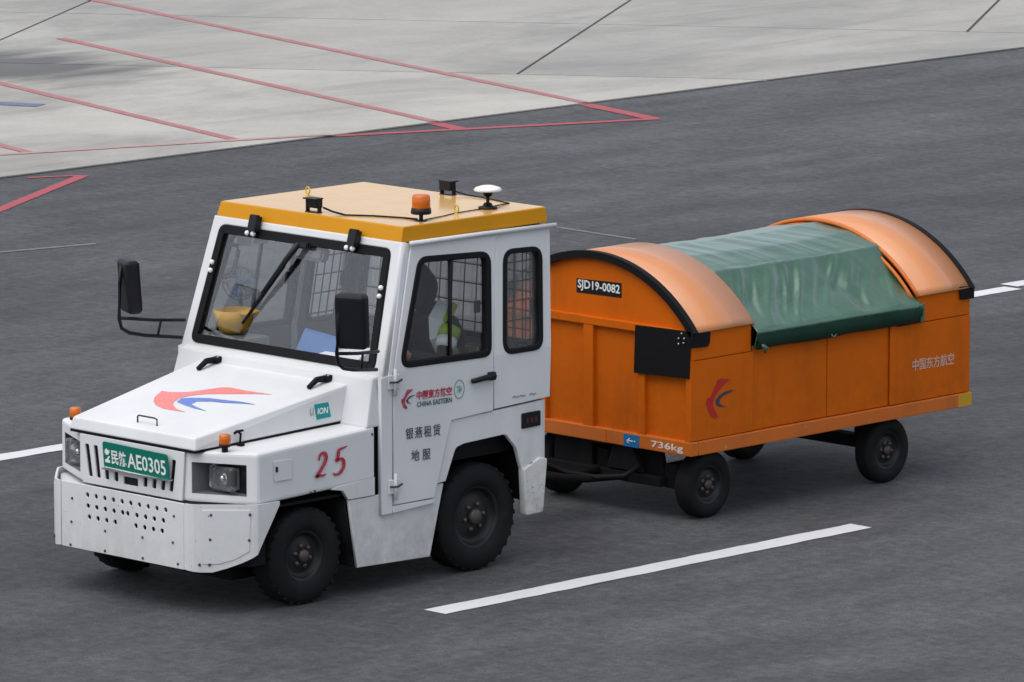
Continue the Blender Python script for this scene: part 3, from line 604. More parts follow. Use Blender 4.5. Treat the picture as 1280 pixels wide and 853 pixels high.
b = B(); b.tube([(-1.10, -.575, .925), (-1.10, -.583, .985), (-1.12, -.578, 1.0), (-1.14, -.572, .99)], .008, 6); b.tube([(-1.075, -.575, 1.0), (-1.13, -.575, 1.0)], .007, 6); b.box((-1.115, -.60, .917), (-1.085, -.56, .935), .003); b.done('hood_latch', 'black_rubber', hood)
sm = Matrix.Translation((0, 0, 0)) @ frame((0, -.556, 0), (1, -.0897, 0), (0, .07, 1))
B().merge(curve_bm([[(-.537, 1.000), (-.435, 1.006), (-.447, 1.090), (-.55, 1.086)]], .003), frame((0, -.7395, 0), (1, -.0897, 0), (0, .09, 1))).done('lithium_badge', 'badge', hood)
hbm = frame((0, -.7395, 0), (1, -.0897, 0), (0, .09, 1))
write('badge_lettering', 'ION', (-.53, -.452, 1.028, 1.064), hbm, 'plate_white', hood, shear=.2, bold=.002, lift=.001)
write('badge_lettering', 'LI', (-.582, -.556, 1.028, 1.072), hbm, 'dec_grey', hood, shear=.1, lift=.001)
# cowl under the windscreen
b = B(); cw = [(-.365, .950), (-.292, 1.222), (-.215, 1.238), (-.215, .950)]
b.hexa([(-.365, -.824, .950), (-.215, -.824, .950), (-.215, .824, .950), (-.365, .824, .950), (-.292, -.80, 1.222), (-.215, -.80, 1.238), (-.215, .80, 1.238), (-.292, .80, 1.222)], 0.012)
b.done('cowl', 'white', TR)
for s in (-1, 1):       # fender flange behind the front wheel, filler square
    side_panel('fender_flange', [rpoly([(-.64, .640), (-.548, .622), (-.508, .566), (-.302, .566), (-.302, .668), (-.60, .650)], [0, .03, 0, 0, 0, 0], 3)], s, 'white_low', TR, flatY=.826, thick=.025, bevel=.002)
    side_panel('rocker_panel', [[(-.500, .560), (-.436, .168), (.137, .152), (.246, .560)]], s, 'white_low', TR, flatY=.820, thick=.02, bevel=.003)
    side_panel('wheel_liner', [[(-.50, .558), (-.43, .175), (-.40, .175), (-.45, .558)]], s, 'underbody', TR, flatY=.79, thick=.30, bevel=0)
sqm = sidemat(-.8245)
B().merge(curve_bm([rpoly([(-1.072, .742), (-.938, .742), (-.938, .854), (-1.072, .856)], .006, 2)], .004, .001), sidemat(-.8255)).done('charge_flap', paint('cream_flap', (.6, .62, .58), .4) and 'white_low', TR)
b = B(); b.box((-1.066, -.833, .795), (-1.052, -.824, .825), .003); b.done('flap_latch', 'black_plastic', TR)
def brush(name, pts, wd, mat_, key, parent):
    """painted stroke: polyline with widths -> flat ribbon"""
    P_ = []
    for i in range(len(pts) - 1):       # smooth the polyline
        p0, p1, p2, p3 = (Vector(pts[max(0, min(len(pts) - 1, i + k))]) for k in (-1, 0, 1, 2))
        for k in range(5):
            t = k / 5; P_.append((.5 * ((2 * p1) + (p2 - p0) * t + (2 * p0 - 5 * p1 + 4 * p2 - p3) * t * t + (3 * p1 - p0 - 3 * p2 + p3) * t ** 3)))
    P_.append(Vector(pts[-1])); n = len(P_); L_, R_ = [], []
    for i, p in enumerate(P_):
        d = (P_[min(i + 1, n - 1)] - P_[max(i - 1, 0)]).normalized(); nn = Vector((-d.y, d.x)); ww = wd * (.55 + .45 * abs(nn.x)) * min(1, .35 + 4 * min(i, n - 1 - i) / n) / 2
        L_.append(tuple(p + nn * ww)); R_.append(tuple(p - nn * ww))
    vs = [(*q_, .0018) for q_ in L_] + [(*q_, .0018) for q_ in R_]; fs = [(i, i + 1, n + i + 1, n + i) for i in range(n - 1)]
    b = B(); b.add([tuple(mat_ @ Vector(v)) for v in vs], fs); return b.done(name, key, parent)
brush('number_lettering', [(-.738, .818), (-.728, .846), (-.700, .858), (-.682, .838), (-.690, .806), (-.722, .765), (-.758, .728), (-.735, .734), (-.708, .730), (-.682, .736)], .026, sidemat(-.8285), 'dec_red', TR)
brush('number_lettering', [(-.520, .872), (-.552, .866), (-.582, .858), (-.590, .828), (-.600, .800), (-.570, .808), (-.548, .792), (-.550, .756), (-.578, .728), (-.612, .722), (-.628, .734)], .026, sidemat(-.8285), 'dec_red', TR)
b = B()
for x, z in ((-.80, .645), (-.77, .650), (-.325, .915)): b.lathe([(.007, 0), (.007, -.004), (0, -.006)], (x, -.8275, z), 'Y', 8)
b.done('bolt_heads', 'bolt', TR, kind='stuff')
# indicators on the fenders
for s in (-1, 1):
    b = B(); b.lathe([(.018, .908), (.018, .935), (.030, .936), (.033, .945), (.033, .952)], (-1.255, s * .62, 0), n=16); ib = b.done('indicator_lamp', 'black_plastic', TR)
    b = B(); b.lathe([(.031, .951), (.033, .957), (.033, .998), (.028, 1.006), (0, 1.008)], (-1.255, s * .62, 0), n=16); b.done('amber_lens', 'amber', ib)
# ---------------------------------------------------------------- cab
for s in (-1, 1):
    side_panel('cab_pillar', [[(-.265, .445), (-.176, .445), (-.176, 1.235), (.030, 1.950), (-.012, 1.962), (-.205, 1.235), (-.265, 1.222)]], s, 'white', TR, off=.010, thick=.03)
    side_panel('door_sill', [[(-.174, .446), (.155, .462), (.155, .486), (-.174, .486)]], s, 'white', TR, off=.012, thick=.03)
    wl = rpoly([(-.128, 1.262), (.608, 1.248), (.660, 1.846), (.085, 1.872)], [.07, .07, .08, .09], 6)
    dl = [(-.170, .492), (.152, .492), (.287, .918), (.625, .934), (.627, 1.25), (.715, 1.930), (.036, 1.946), (-.170, 1.238)]
    door = side_panel('door', [dl, inset(wl, .004)], s, 'white', TR, off=.014, thick=.03, bevel=.005)
    side_panel('door_lining', [inset(dl, .03), inset(wl, -.002)], s, 'lining', door, off=-.022, thick=.01, bevel=0)
    seal = side_panel('window_seal', [wl, inset(wl, .036)], s, 'black_rubber', door, off=.022, thick=.05, bevel=.006)
    side_panel('window_glass', [inset(wl, .03)], s, 'door_glass', door, off=-.004, thick=.005, bevel=0)
    side_panel('window_divider', [[(.282, 1.28), (.302, 1.28), (.362, 1.84), (.340, 1.84)]], s, 'black_plastic', door, off=.006, thick=.016, bevel=.002)
    side_panel('window_catch', [[(.535, 1.50), (.572, 1.50), (.578, 1.57), (.541, 1.57)]], s, 'black_plastic', door, off=-.012, thick=.02, bevel=.003)
    b = B(); yy = s * .862
    b.tube([(.435, yy, 1.128), (.47, yy - s * -.006, 1.131), (.60, yy, 1.139), (.615, yy, 1.141)], [.014, .016, .018, .02], 8); b.box((.575, min(s * .84, s * .872), 1.115), (.622, max(s * .84, s * .872), 1.162), .006)
    b.done('door_handle', 'black_plastic', door)
    for zc in (1.195, .60):
        b = B(); b.box((-.215, min(s * .84, s * .852), zc - .04), (-.128, max(s * .84, s * .852), zc + .04), .004); b.tube([(-.172, s * .858, zc - .075), (-.172, s * .858, zc + .075)], .010, 8)
        hgo = b.done('door_hinge', 'white', door)
        b = B(); b.tube([(-.215, s * .862, zc + .004), (-.16, s * .868, zc), (-.125, s * .866, zc + .012)], .006, 6); b.done('hinge_pin', 'bolt', hgo)
    ql = rpoly([(.702, 1.242), (1.030, 1.240), (1.080, 1.832), (.762, 1.842)], [.08, .08, .08, .09], 6)
    cq = side_panel('cab_quarter', [[(.633, .940), (1.090, .958), (1.100, 1.25), (1.156, 1.945), (.723, 1.952), (.634, 1.25)], inset(ql, .004)], s, 'white', TR, off=.010, thick=.03)
    side_panel('quarter_lining', [inset([(.633, .940), (1.090, .958), (1.100, 1.25), (1.156, 1.945), (.723, 1.952), (.634, 1.25)], .02), inset(ql, -.002)], s, 'lining', cq, off=-.022, thick=.01, bevel=0)
    side_panel('window_seal', [ql, inset(ql, .030)], s, 'black_rubber', cq, off=.018, thick=.05, bevel=.006)
    side_panel('window_glass', [inset(ql, .025)], s, 'side_glass', cq, off=-.004, thick=.005, bevel=0)
    side_panel('window_catch', [[(.985, 1.44), (1.03, 1.44), (1.036, 1.53), (.99, 1.53)]], s, 'black_plastic', cq, off=-.012, thick=.02, bevel=.003)
    b = B()
    for k in range(5):
        x = .755 + .062 * k; b.tube([(x - .02, s * (HALF(1.26) - .045), 1.26), (x + .035, s * (HALF(1.83) - .045), 1.83)], .0045, 5)
    for z in (1.30, 1.42, 1.53, 1.64, 1.75): b.tube([(.72 + (z - 1.25) * .09, s * (HALF(z) - .042), z), (1.04 + (z - 1.25) * .09, s * (HALF(z) - .042), z)], .0045, 5)
    b.done('wire_mesh', 'black_plastic', cq, kind='stuff')
    b = B(); b.tube([(.02, s * .787, 1.953), (.60, s * .785, 1.948), (1.19, s * .785, 1.938)], .014, 8); b.done('drip_rail', 'white', TR)
    # rear fender and mudguard
    side_panel('rear_fender', [rpoly([(.172, .566), (.252, .572), (.333, .754), (.40, .770), (.738, .782), (.822, .694), (.874, .545), (.874, .50), (1.045, .50), (1.045, .945), (.286, .914)], [0, 0, .04, 0, .06, 0, 0, 0, 0, 0, 0], 4)], s, 'white_low', TR, flatY=.832, thick=.03, bevel=.004)
    side_panel('mudguard', [rpoly([(.885, .29), (1.026, .293), (1.060, .602), (1.0, .615), (.868, .56)], .012, 2)], s, 'white_worn', TR, flatY=.850, thick=.05, bevel=.006)
    tlp = side_panel('side_marker', [rpoly([(.862, .797), (1.012, .800), (1.012, .888), (.862, .886)], .008, 2)], s, 'black_plastic', TR, flatY=.842, thick=.012, bevel=.002)
    for k in range(3): side_panel('marker_mark', [[(.895 + .034 * k, .825), (.914 + .034 * k, .826), (.914 + .034 * k, .858), (.895 + .034 * k, .857)]], s, 'tail_red', tlp, flatY=.8435, thick=.002, bevel=0)
# door decals (near door)
dm = sidemat(-.8455); door_near = [o for o in TR.children if o.name.startswith('door') and o.data and o.name in ('door',)][0]
def tr_pts(l, f): return [f(x, z) for x, z in l]
DRED = [(2.660,0.853),(2.696,0.853),(2.768,0.842),(2.729,0.824),(2.690,0.802),(2.657,0.778),(2.628,0.746),(2.618,0.715),(2.628,0.678),(2.651,0.648),(2.668,0.628),(2.632,0.621),(2.599,0.641),(2.576,0.680),(2.559,0.718),(2.562,0.749),(2.595,0.754),(2.624,0.796)]
DBLUE = [(2.795,0.775),(2.759,0.775),(2.716,0.771),(2.670,0.754),(2.641,0.731),(2.644,0.703),(2.677,0.683),(2.740,0.680),(2.704,0.689),(2.674,0.709),(2.677,0.731),(2.710,0.749),(2.749,0.758),(2.789,0.767)]
fsc = lambda x, z: (-.112 + (x - 2.559) * .45, 1.030 + (z - .621) * .47)
shape('door_logo', tr_pts(DRED, fsc), dm, 'dec_red', door_near); shape('door_logo', tr_pts(DBLUE, fsc), dm, 'dec_navy', door_near)
write('door_lettering', '中國東方航空', (.008, .288, 1.070, 1.122), frame((0, -.8455, 0), (1, 0, -.02), (0, 0, 1)), 'dec_red', door_near, bold=.0025)
write('door_lettering', 'CHINA EASTERN', (.010, .288, 1.030, 1.060), frame((0, -.8455, 0), (1, 0, -.02), (0, 0, 1)), 'dec_teal', door_near, bold=.0015)
write('door_lettering', '银燕租赁', (-.078, .196, .852, .918), frame((0, -.8455, 0), (1, 0, -.03), (0, 0, 1)), 'dec_navy', door_near, bold=.001, space=1.3)
write('door_lettering', '地服', (-.035, .118, .722, .788), frame((0, -.8455, 0), (1, 0, -.03), (0, 0, 1)), 'dec_navy', door_near, bold=.001, space=1.6)
el = lambda rx, rz, n=20: [(.347 + rx * math.cos(2 * math.pi * k / n), 1.092 + rz * math.sin(2 * math.pi * k / n)) for k in range(n)]
t = curve_bm([el(.042, .056), el(.037, .050)], .001); B().merge(t, sidemat(-.8475)).done('door_seal_mark', 'dec_seal', door_near)
write('door_seal_mark', '净', (.326, .368, 1.068, 1.116), dm, 'dec_seal', door_near)['kind'] = 'stuff'
write('door_seal_mark', '~~ ~', (.78, .97, .985, .998), sidemat(-.8415), 'dec_grey', door_near)['kind'] = 'stuff'
# rear wall
def rearx(z): return 1.10 + .056 * (z - 1.25) / .7 if z > 1.25 else 1.10
def rear_panel(name, loops, key, parent, off=0.0, thick=.02, bevel=.003, **kw):
    t = curve_bm(loops, thick, bevel)
    for v in t.verts:
        a, z, w_ = v.co; v.co = (rearx(z) + off + w_, a, z)
    return B().merge(t).done(name, key, parent, **kw)
rw = [(-.83, .955), (.83, .955), (.83, 1.25), (.765, 1.945), (-.765, 1.945), (-.83, 1.25)]
rwin = rpoly([(-.75, 1.24), (.75, 1.24), (.69, 1.86), (-.69, 1.86)], .06, 5)
rwall = rear_panel('rear_wall', [rw, inset(rwin, .004)], 'white', TR)
rear_panel('wall_lining', [inset(rw, .03), inset(rwin, -.003)], 'lining', rwall, off=-.022, thick=.008, bevel=0)
rear_panel('window_seal', [rwin, inset(rwin, .03)], 'black_rubber', rwall, off=.01, thick=.045, bevel=.005)
rear_panel('window_glass', [inset(rwin, .025)], 'side_glass', rwall, off=-.006, thick=.005, bevel=0)
b = B()
for k in range(14): y = -.65 + .1 * k; b.tube([(rearx(1.28) - .04, y * 1.03, 1.28), (rearx(1.86) - .04, y * .97, 1.86)], .0042, 5)
for z in (1.33, 1.44, 1.55, 1.66, 1.77): b.tube([(rearx(z) - .037, -.70, z), (rearx(z) - .037, .70, z)], .0042, 5)
b.done('wire_mesh', 'black_plastic', rwall, kind='stuff')
b = B(); b.box((1.035, -.832, .45), (1.055, .832, .945), .004); b.box((1.05, -.20, .62), (1.062, .20, .80), .004); b.done('rear_body_panel', 'white_low', TR)
# windscreen
V3 = Vector((.192, 0, .67)).normalized(); wm = frame((-.24, 0, 1.25), (0, -1, 0), V3)
wo = rpoly([(-.762, 0.0), (.762, 0.0), (.704, .700), (-.704, .700)], .055, 6)
wframe = B().merge(curve_bm([[(-.836, -.035), (.836, -.035), (.772, .745), (-.772, .745)], inset(wo, .004)], .05, .010), wm).done('windscreen_frame', 'white', TR)
wl_m = wm @ Matrix.Translation((0, 0, .004))
B().merge(curve_bm([wo, inset(wo, .046)], .03, .006), wm @ Matrix.Translation((0, 0, .008))).done('windscreen_seal', 'black_rubber', wframe)
B().merge(curve_bm([inset(wo, .04)], .006, 0), wm @ Matrix.Translation((0, 0, -.006))).done('windscreen_glass', 'glass', wframe)
b = B(); gf = [(-.80, -.02), (.80, -.02), (.74, .72), (-.74, .72)]
b.merge(curve_bm([gf, inset(wo, .0)], .01, 0), wm @ Matrix.Translation((0, 0, -.055))); b.done('windscreen_lining', 'lining', wframe)
for s in (-1, 1):
    b = B(); t = bmesh.new(); bmesh.ops.create_cube(t, size=1)
    bmesh.ops.scale(t, vec=(.072, .13, .03), verts=t.verts); bmesh.ops.bevel(t, geom=list(t.edges), offset=.006, segments=2, affect='EDGES')
    b.merge(t, wm @ Matrix.Translation((s * .41, .712, .024)))
    b.merge((lambda t2: (bmesh.ops.create_cube(t2, size=1), bmesh.ops.scale(t2, vec=(.03, .09, .045), verts=t2.verts), t2)[2])(bmesh.new()), wm @ Matrix.Translation((s * .41 + .035, .725, .036)))
    hb = b.done('windscreen_hinge', 'black_plastic', wframe)
    b = B()
    for k in (-.024, .024):
        t = bmesh.new(); bmesh.ops.create_uvsphere(t, u_segments=10, v_segments=6, radius=.016); b.merge(t, wm @ Matrix.Translation((s * .41 + k, .666, .036)), smooth=True)
    b.done('hinge_bolt', 'white_plastic', hb)
b = B()
for s in (-1, 1):
    for vv in (.472, .424):
        t = bmesh.new(); bmesh.ops.create_uvsphere(t, u_segments=10, v_segments=6, radius=.015); b.merge(t, wm @ Matrix.Translation((s * .697, vv, .016)), smooth=True)
b.done('screen_bolts', 'white_plastic', wframe, kind='stuff')
P = lambda u, v, w_: tuple(wm @ Vector((u, v, w_)))
b = B(); b.tube([P(-.01, .650, .028), P(-.08, .545, .034), P(-.225, .335, .028)], [.018, .017, .011], 8);
t = bmesh.new(); bmesh.ops.create_cube(t, size=1); bmesh.ops.scale(t, vec=(.10, .036, .03), verts=t.verts); bmesh.ops.bevel(t, geom=list(t.edges), offset=.008, segments=2, affect='EDGES'); b.merge(t, wm @ Matrix.Translation((.015, .643, .018)))
wp = b.done('windscreen_wiper', 'black_plastic', wframe)
b = B(); b.tube([P(-.10, .515, .014), P(-.225, .335, .016), P(-.352, .150, .012)], [.007, .013, .008], 8); b.done('wiper_blade', 'black_rubber', wp)
b = B(); t = bmesh.new(); bmesh.ops.create_cube(t, size=1); bmesh.ops.scale(t, vec=(.22, .09, .07), verts=t.verts); bmesh.ops.bevel(t, geom=list(t.edges), offset=.015, segments=2, affect='EDGES')
b.merge(t, wm @ Matrix.Translation((.03, .615, -.06))); b.done('wiper_motor', 'dash', wframe)
# roof
b = B(); b.hexa([(-.030, -.762, 1.957), (1.150, -.762, 1.957), (1.150, .762, 1.957), (-.030, .762, 1.957), (-.002, -.752, 2.045), (1.146, -.752, 2.045), (1.146, .752, 2.045), (-.002, .752, 2.045)], .007, segs=2)
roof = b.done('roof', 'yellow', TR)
b = B(); b.box((.006, -.744, 2.040), (1.138, .744, 2.0465), .002); b.done('roof_sheen_sheet', 'yellow_top', roof)  # added sheet, carries the sky-lit tone of the roof top
b = B(); b.box((.02, -.73, 1.925), (1.11, .73, 1.953)); b.done('headliner', 'lining', roof)
def workcam(x, y, yaw):
    T = Matrix.Translation((x, y, 2.045)) @ Matrix.Rotation(yaw, 4, 'Z')
    b = B(); b.box((-.022, -.045, .028), (.03, .045, .085), .006, T); b.box((-.014, -.052, 0), (.014, -.044, .06), .002, T); b.box((-.014, .044, 0), (.014, .052, .06), .002, T); b.box((-.02, -.052, 0), (.02, .052, .006), .001, T); b.box((-.04, -.05, .078), (.03, .05, .086), .002, T)
    o = b.done('roof_camera', 'black_plastic', roof)
workcam(.05, .03, 0.0); workcam(1.10, .0, math.pi)
b = B(); b.lathe([(.035, 2.045), (.035, 2.050), (.012, 2.053), (.012, 2.085), (.055, 2.087), (.06, 2.095), (.056, 2.12), (.050, 2.122)], (.235, -.655, 0), n=20); be = b.done('beacon', 'black_plastic', roof)
b = B(); b.lathe([(.050, 2.119), (.053, 2.125), (.052, 2.185), (.046, 2.195), (0, 2.198)], (.235, -.655, 0), n=20); b.done('beacon_lens', 'amber', be)
for x, y in ((.50, .55), (.573, -.60)):
    b = B(); pts = [(x + .0, y + .017 * math.sin(2 * math.pi * k / 14), 2.077 + .02 * math.cos(2 * math.pi * k / 14)) for k in range(15)]
    b.tube(pts, .005, 6, False); b.lathe([(.014, 2.045), (.014, 2.05), (.006, 2.052), (.006, 2.06)], (x, y, 0), n=8); b.done('eyebolt', 'brass', roof)
b = B(); b.lathe([(.055, 2.045), (.055, 2.058), (.03, 2.064), (.022, 2.08), (.010, 2.082), (.010, 2.115), (.024, 2.12), (.03, 2.14), (.05, 2.148)], (.85, -.575, 0), n=20); an = b.done('satellite_antenna', 'black_plastic', roof)
b = B(); b.lathe([(.03, 2.145), (.078, 2.150), (.082, 2.157), (.07, 2.169), (.04, 2.179), (0, 2.182)], (.85, -.575, 0), n=24); b.done('antenna_dome', 'white_plastic', an)
b = B(); b.tube([(.08, -.02, 2.075), (.07, -.10, 2.062), (.08, -.20, 2.050), (.17, -.34, 2.050), (.235, -.52, 2.050), (.24, -.62, 2.052)], .006, 6); b.tube([(.27, -.65, 2.05), (.45, -.62, 2.05), (.573, -.585, 2.05), (.80, -.57, 2.05)], .003, 6); b.tube([(1.12, -.02, 2.07), (1.13, -.12, 2.055), (1.12, -.35, 2.05), (1.08, -.52, 2.05), (.90, -.57, 2.055)], .004, 6)
b.done('roof_cable', 'black_rubber', roof)
# mirrors
for s in (-1, 1):
    b = B(); top = (-.662, s * .90, 1.42); low = (-.655, s * .90, 1.385)
    b.tube([(-.245, s * .800, 1.372), (-.45, s * .845, 1.39), top], .010, 8); b.tube([(-.265, s * .805, 1.272), (-.50, s * .86, 1.305), (-.60, s * .885, 1.328), (-.65, s * .897, 1.36), (-.665, s * .900, 1.42), (-.655, s * .902, 1.62), (-.64, s * .905, 1.72)], .011, 8); b.tube([(-.40, s * .834, 1.386), (-.42, s * .842, 1.293)], .008, 8)
    ar = b.done('mirror_arm', 'black_plastic', TR)
    yaw = s * R(-24) if s < 0 else R(-24)
    yaw = R(24) if s < 0 else R(-24)
    T = Matrix.Translation((-.585, -.945 if s < 0 else .885, 1.60)) @ Matrix.Rotation(yaw, 4, 'Z') @ Matrix.Rotation(R(-4), 4, 'Y')
    b = B(); b.box((-.05, -.092, -.155), (.035, .092, .155), .03, T, segs=4); hs = b.done('mirror_housing', 'black_plastic', ar)
    b = B(); b.box((.034, -.078, -.14), (.038, .078, .14), .001, T); b.done('mirror_glass', 'mirror', ar)
# wheels
def wheel_meshes(r, wd, rr, lugs=30):
    h = wd / 2
    b = B(); prof = [(rr, -h * .72), (rr + .008, -h * .88), (rr + (r - rr) * .35, -h), (rr + (r - rr) * .72, -h * .97), (r - .012, -h * .82), (r, -h * .62), (r, -h * .2), (r, h * .2), (r, h * .62), (r - .012, h * .82), (rr + (r - rr) * .72, h * .97), (rr + (r - rr) * .35, h), (rr + .008, h * .88), (rr, h * .72)]
    b.lathe(prof, axis='Y', n=48, caps=False)
    for k in range(lugs):    # tread lugs
        a = 2 * math.pi * k / lugs
        for sg in (-1, 1):
            T = Matrix.Rotation(-(a + (0.1 if sg > 0 else 0)), 4, 'Y') @ Matrix.Translation((r - .004, sg * h * .48, 0)) @ Matrix.Rotation(sg * .35, 4, 'X')
            b.box((-.012, -h * .36, -r * .044), (.0018, h * .36, r * .044), 0, T)
    me_t = bpy.data.meshes.new('tyre'); bmesh.ops.recalc_face_normals(b.b, faces=b.b.faces); b.b.to_mesh(me_t); b.b.free(); me_t.materials.append(M['tyre'])
    b = B(); b.lathe([(rr + .004, -h * .78), (rr - .006, -h * .78), (rr - .014, -h * .62), (rr - .020, -h * .42), (rr * .70, -h * .36), (rr * .55, -h * .52), (rr * .30, -h * .54), (0, -h * .54)], axis='Y', n=32, caps=False)
    b.lathe([(rr, -h * .5), (rr, h * .7), (rr * .6, h * .5), (0, h * .5)], axis='Y', n=32, caps=False)
    me_r = bpy.data.meshes.new('rim'); bmesh.ops.recalc_face_normals(b.b, faces=b.b.faces); b.b.to_mesh(me_r); b.b.free(); me_r.materials.append(M['rim'])
    b = B(); b.lathe([(rr * .26, -h * .5), (rr * .26, -h * .78), (rr * .20, -h * .88), (0, -h * .9)], axis='Y', n=20)
    for k in range(6):
        a = 2 * math.pi * k / 6; b.lathe([(.014, -h * .4), (.014, -h * .66), (.008, -h * .72), (0, -h * .72)], (rr * .42 * math.cos(a), 0, rr * .42 * math.sin(a)), 'Y', 6)
    me_h = bpy.data.meshes.new('hub'); bmesh.ops.recalc_face_normals(b.b, faces=b.b.faces); b.b.to_mesh(me_h); b.b.free(); me_h.materials.append(M['hub'])
    return me_t, me_r, me_h
def put_wheel(name, mes, c, s, parent, spin=0.0):
    """tyre carries rim and hub; s=-1 faces -Y"""
    o = bpy.data.objects.new(name, mes[0]); COL.objects.link(o); setp(o, parent); o.location = c
    o.rotation_euler = (0, spin, 0 if s < 0 else math.pi)
    for nm, me in zip(('rim', 'hub'), mes[1:]):
        q_ = bpy.data.objects.new(nm, me); COL.objects.link(q_); q_.parent = o
    return o
WF = wheel_meshes(.276, .175, .140); WR = wheel_meshes(.312, .20, .176)
for s in (-1, 1):
    put_wheel('wheel', WF, (-.785, s * .690, .276), s, TR, .3); put_wheel('wheel', WR, (.575, s * .675, .312), s, TR, .9)
b = B(); b.tube([(-.785, -.6, .276), (-.785, .6, .276)], .05); b.done('front_axle', 'underbody', TR)
b = B(); b.tube([(.575, -.6, .312), (.575, .6, .312)], .07); b.done('rear_axle', 'underbody', TR)
# interior
b = B(); b.box((-.20, -.775, .55), (.02, .775, 1.10), .02); b.hexa([(-.20, -.77, 1.08), (.08, -.77, 1.08), (.08, .77, 1.08), (-.20, .77, 1.08), (-.20, -.77, 1.215), (.05, -.77, 1.175), (.05, .77, 1.175), (-.20, .77, 1.215)], .015); b.box((-.19, .40, 1.17), (.05, .765, 1.292), .012); b.done('dashboard', 'dash', TR)
b = B(); b.box((.3, -.76, .86), (1.06, .76, .90)); b.done('cab_floor', 'underbody', TR)
for y in (-.40, .40):
    b = B(); b.box((.52, y - .22, .90), (1.0, y + .22, .99), .03); st_ = b.done('seat', 'seat', TR)
    b = B(); b.hexa([(.92, y - .21, .97), (1.04, y - .21, .97), (1.04, y + .21, .97), (.92, y + .21, .97), (.97, y - .18, 1.22), (1.055, y - .18, 1.22), (1.055, y + .18, 1.22), (.97, y + .18, 1.22)], .03); b.done('backrest', 'seat', st_)
b = B(); cw_ = Vector((.085, -.40, 1.215)); ax = Vector((-.55, 0, .83)).normalized(); u_ = Vector((0, 1, 0)); v_ = ax.cross(u_)
b.tube([tuple(cw_ + (u_ * math.cos(2 * math.pi * k / 28) + v_ * math.sin(2 * math.pi * k / 28)) * .18) for k in range(29)], .013, 8, False)
for k in range(3): a = 2 * math.pi * k / 3 + .5; b.tube([tuple(cw_ - ax * .02), tuple(cw_ + (u_ * math.cos(a) + v_ * math.sin(a)) * .18)], .010, 6)
b.tube([tuple(cw_), tuple(cw_ - ax * .22)], .022, 8); b.done('steering_wheel', 'black_plastic', TR)
b = B(); b.tube([(-.005, .735, 1.60), (.04, .71, 1.61), (.055, .705, 1.64), (.085, .70, 1.75), (.085, .705, 1.78), (.05, .73, 1.79)], .013, 8); b.done('grab_handle', 'dash', TR)
for x0, x1 in ((.13, .25), (.262, .385)): side_panel('window_sticker', [[(x0, 1.765), (x1, 1.755), (x1 + .006, 1.835), (x0 + .006, 1.845)]], 1, 'paper', TR, off=-.012, thick=.002, bevel=0)

# ---------------------------------------------------------------- loose things in the cab
b = B(); b.lathe([(.0, 1.295), (.06, 1.298), (.092, 1.325), (.108, 1.375), (.122, 1.432), (.114, 1.434), (.098, 1.375), (.082, 1.33), (0, 1.315)], (-.045, .60, 0), n=24)
b.hexa([(-.12, .43, 1.422), (-.01, .41, 1.432), (.03, .52, 1.432), (-.08, .54, 1.422), (-.12, .43, 1.432), (-.01, .41, 1.442), (.03, .52, 1.442), (-.08, .54, 1.432)], .003)
tag(b.done('hard_hat', 'bag_yellow'), 'yellow hard hat lying upside down on the tractor dashboard', 'hard hat')
FN = thing('desk_fan', (.10, .70, 1.18), 'small grey cab fan in a wire cage behind the windscreen', 'fan')
b = B(); b.lathe([(.05, 1.178), (.05, 1.19), (.012, 1.195), (.012, 1.50)], (.10, .70, 0), n=14); b.done('stand', 'dash', FN)
b = B(); c0 = Vector((.075, .685, 1.565)); fu, fv = Vector((.5, -.86, 0)).normalized(), Vector((0, 0, 1)); fw = fu.cross(fv)
for rr_, dz in ((.10, 0), (.085, .03), (.085, -.03), (.05, .045)):
    b.tube([tuple(c0 + (fu * math.cos(2 * math.pi * k / 24) + fv * math.sin(2 * math.pi * k / 24)) * rr_ + fw * dz) for k in range(25)], .0028, 5, False)
for k in range(12):
    a = 2 * math.pi * k / 12; e_ = fu * math.cos(a) + fv * math.sin(a); b.tube([tuple(c0 + e_ * .02 + fw * .048), tuple(c0 + e_ * .085 + fw * .03), tuple(c0 + e_ * .10), tuple(c0 + e_ * .085 - fw * .03), tuple(c0 + e_ * .03 - fw * .04)], .002, 4, False)
b.done('cage', 'lamp_grey', FN)
b = B()
for k in range(3):
    a = 2 * math.pi * k / 3; e_ = fu * math.cos(a) + fv * math.sin(a); g_ = fw.cross(e_); b.add([tuple(c0 + e_ * .015 - fw * .01), tuple(c0 + e_ * .075 + g_ * .035 + fw * .012), tuple(c0 + e_ * .085), tuple(c0 + e_ * .06 - g_ * .02 - fw * .012)], [(0, 1, 2, 3)])
b.lathe([(0, -.02), (.02, -.015), (.022, .03), (0, .035)], tuple(c0), 'X', 12); b.done('fan_blades', 'folder', FN)
b = B(); b.hexa([(-.10, -.26, 1.195), (-.03, -.24, 1.19), (-.03, .09, 1.19), (-.10, .07, 1.195), (-.03, -.25, 1.345), (.0, -.24, 1.36), (.0, .05, 1.385), (-.03, .03, 1.375)], .006); tag(b.done('folder', 'folder'), 'blue folder lying on the dashboard behind the windscreen', 'folder')
b = B(); b.hexa([(-.17, -.50, 1.218), (.0, -.50, 1.196), (.0, -.20, 1.196), (-.17, -.14, 1.218), (-.14, -.50, 1.268), (.03, -.50, 1.325), (.03, -.22, 1.300), (-.14, -.14, 1.262)], .004); tag(b.done('paper_sheets', 'paper'), 'stack of white papers on the dashboard beside the blue folder', 'papers')

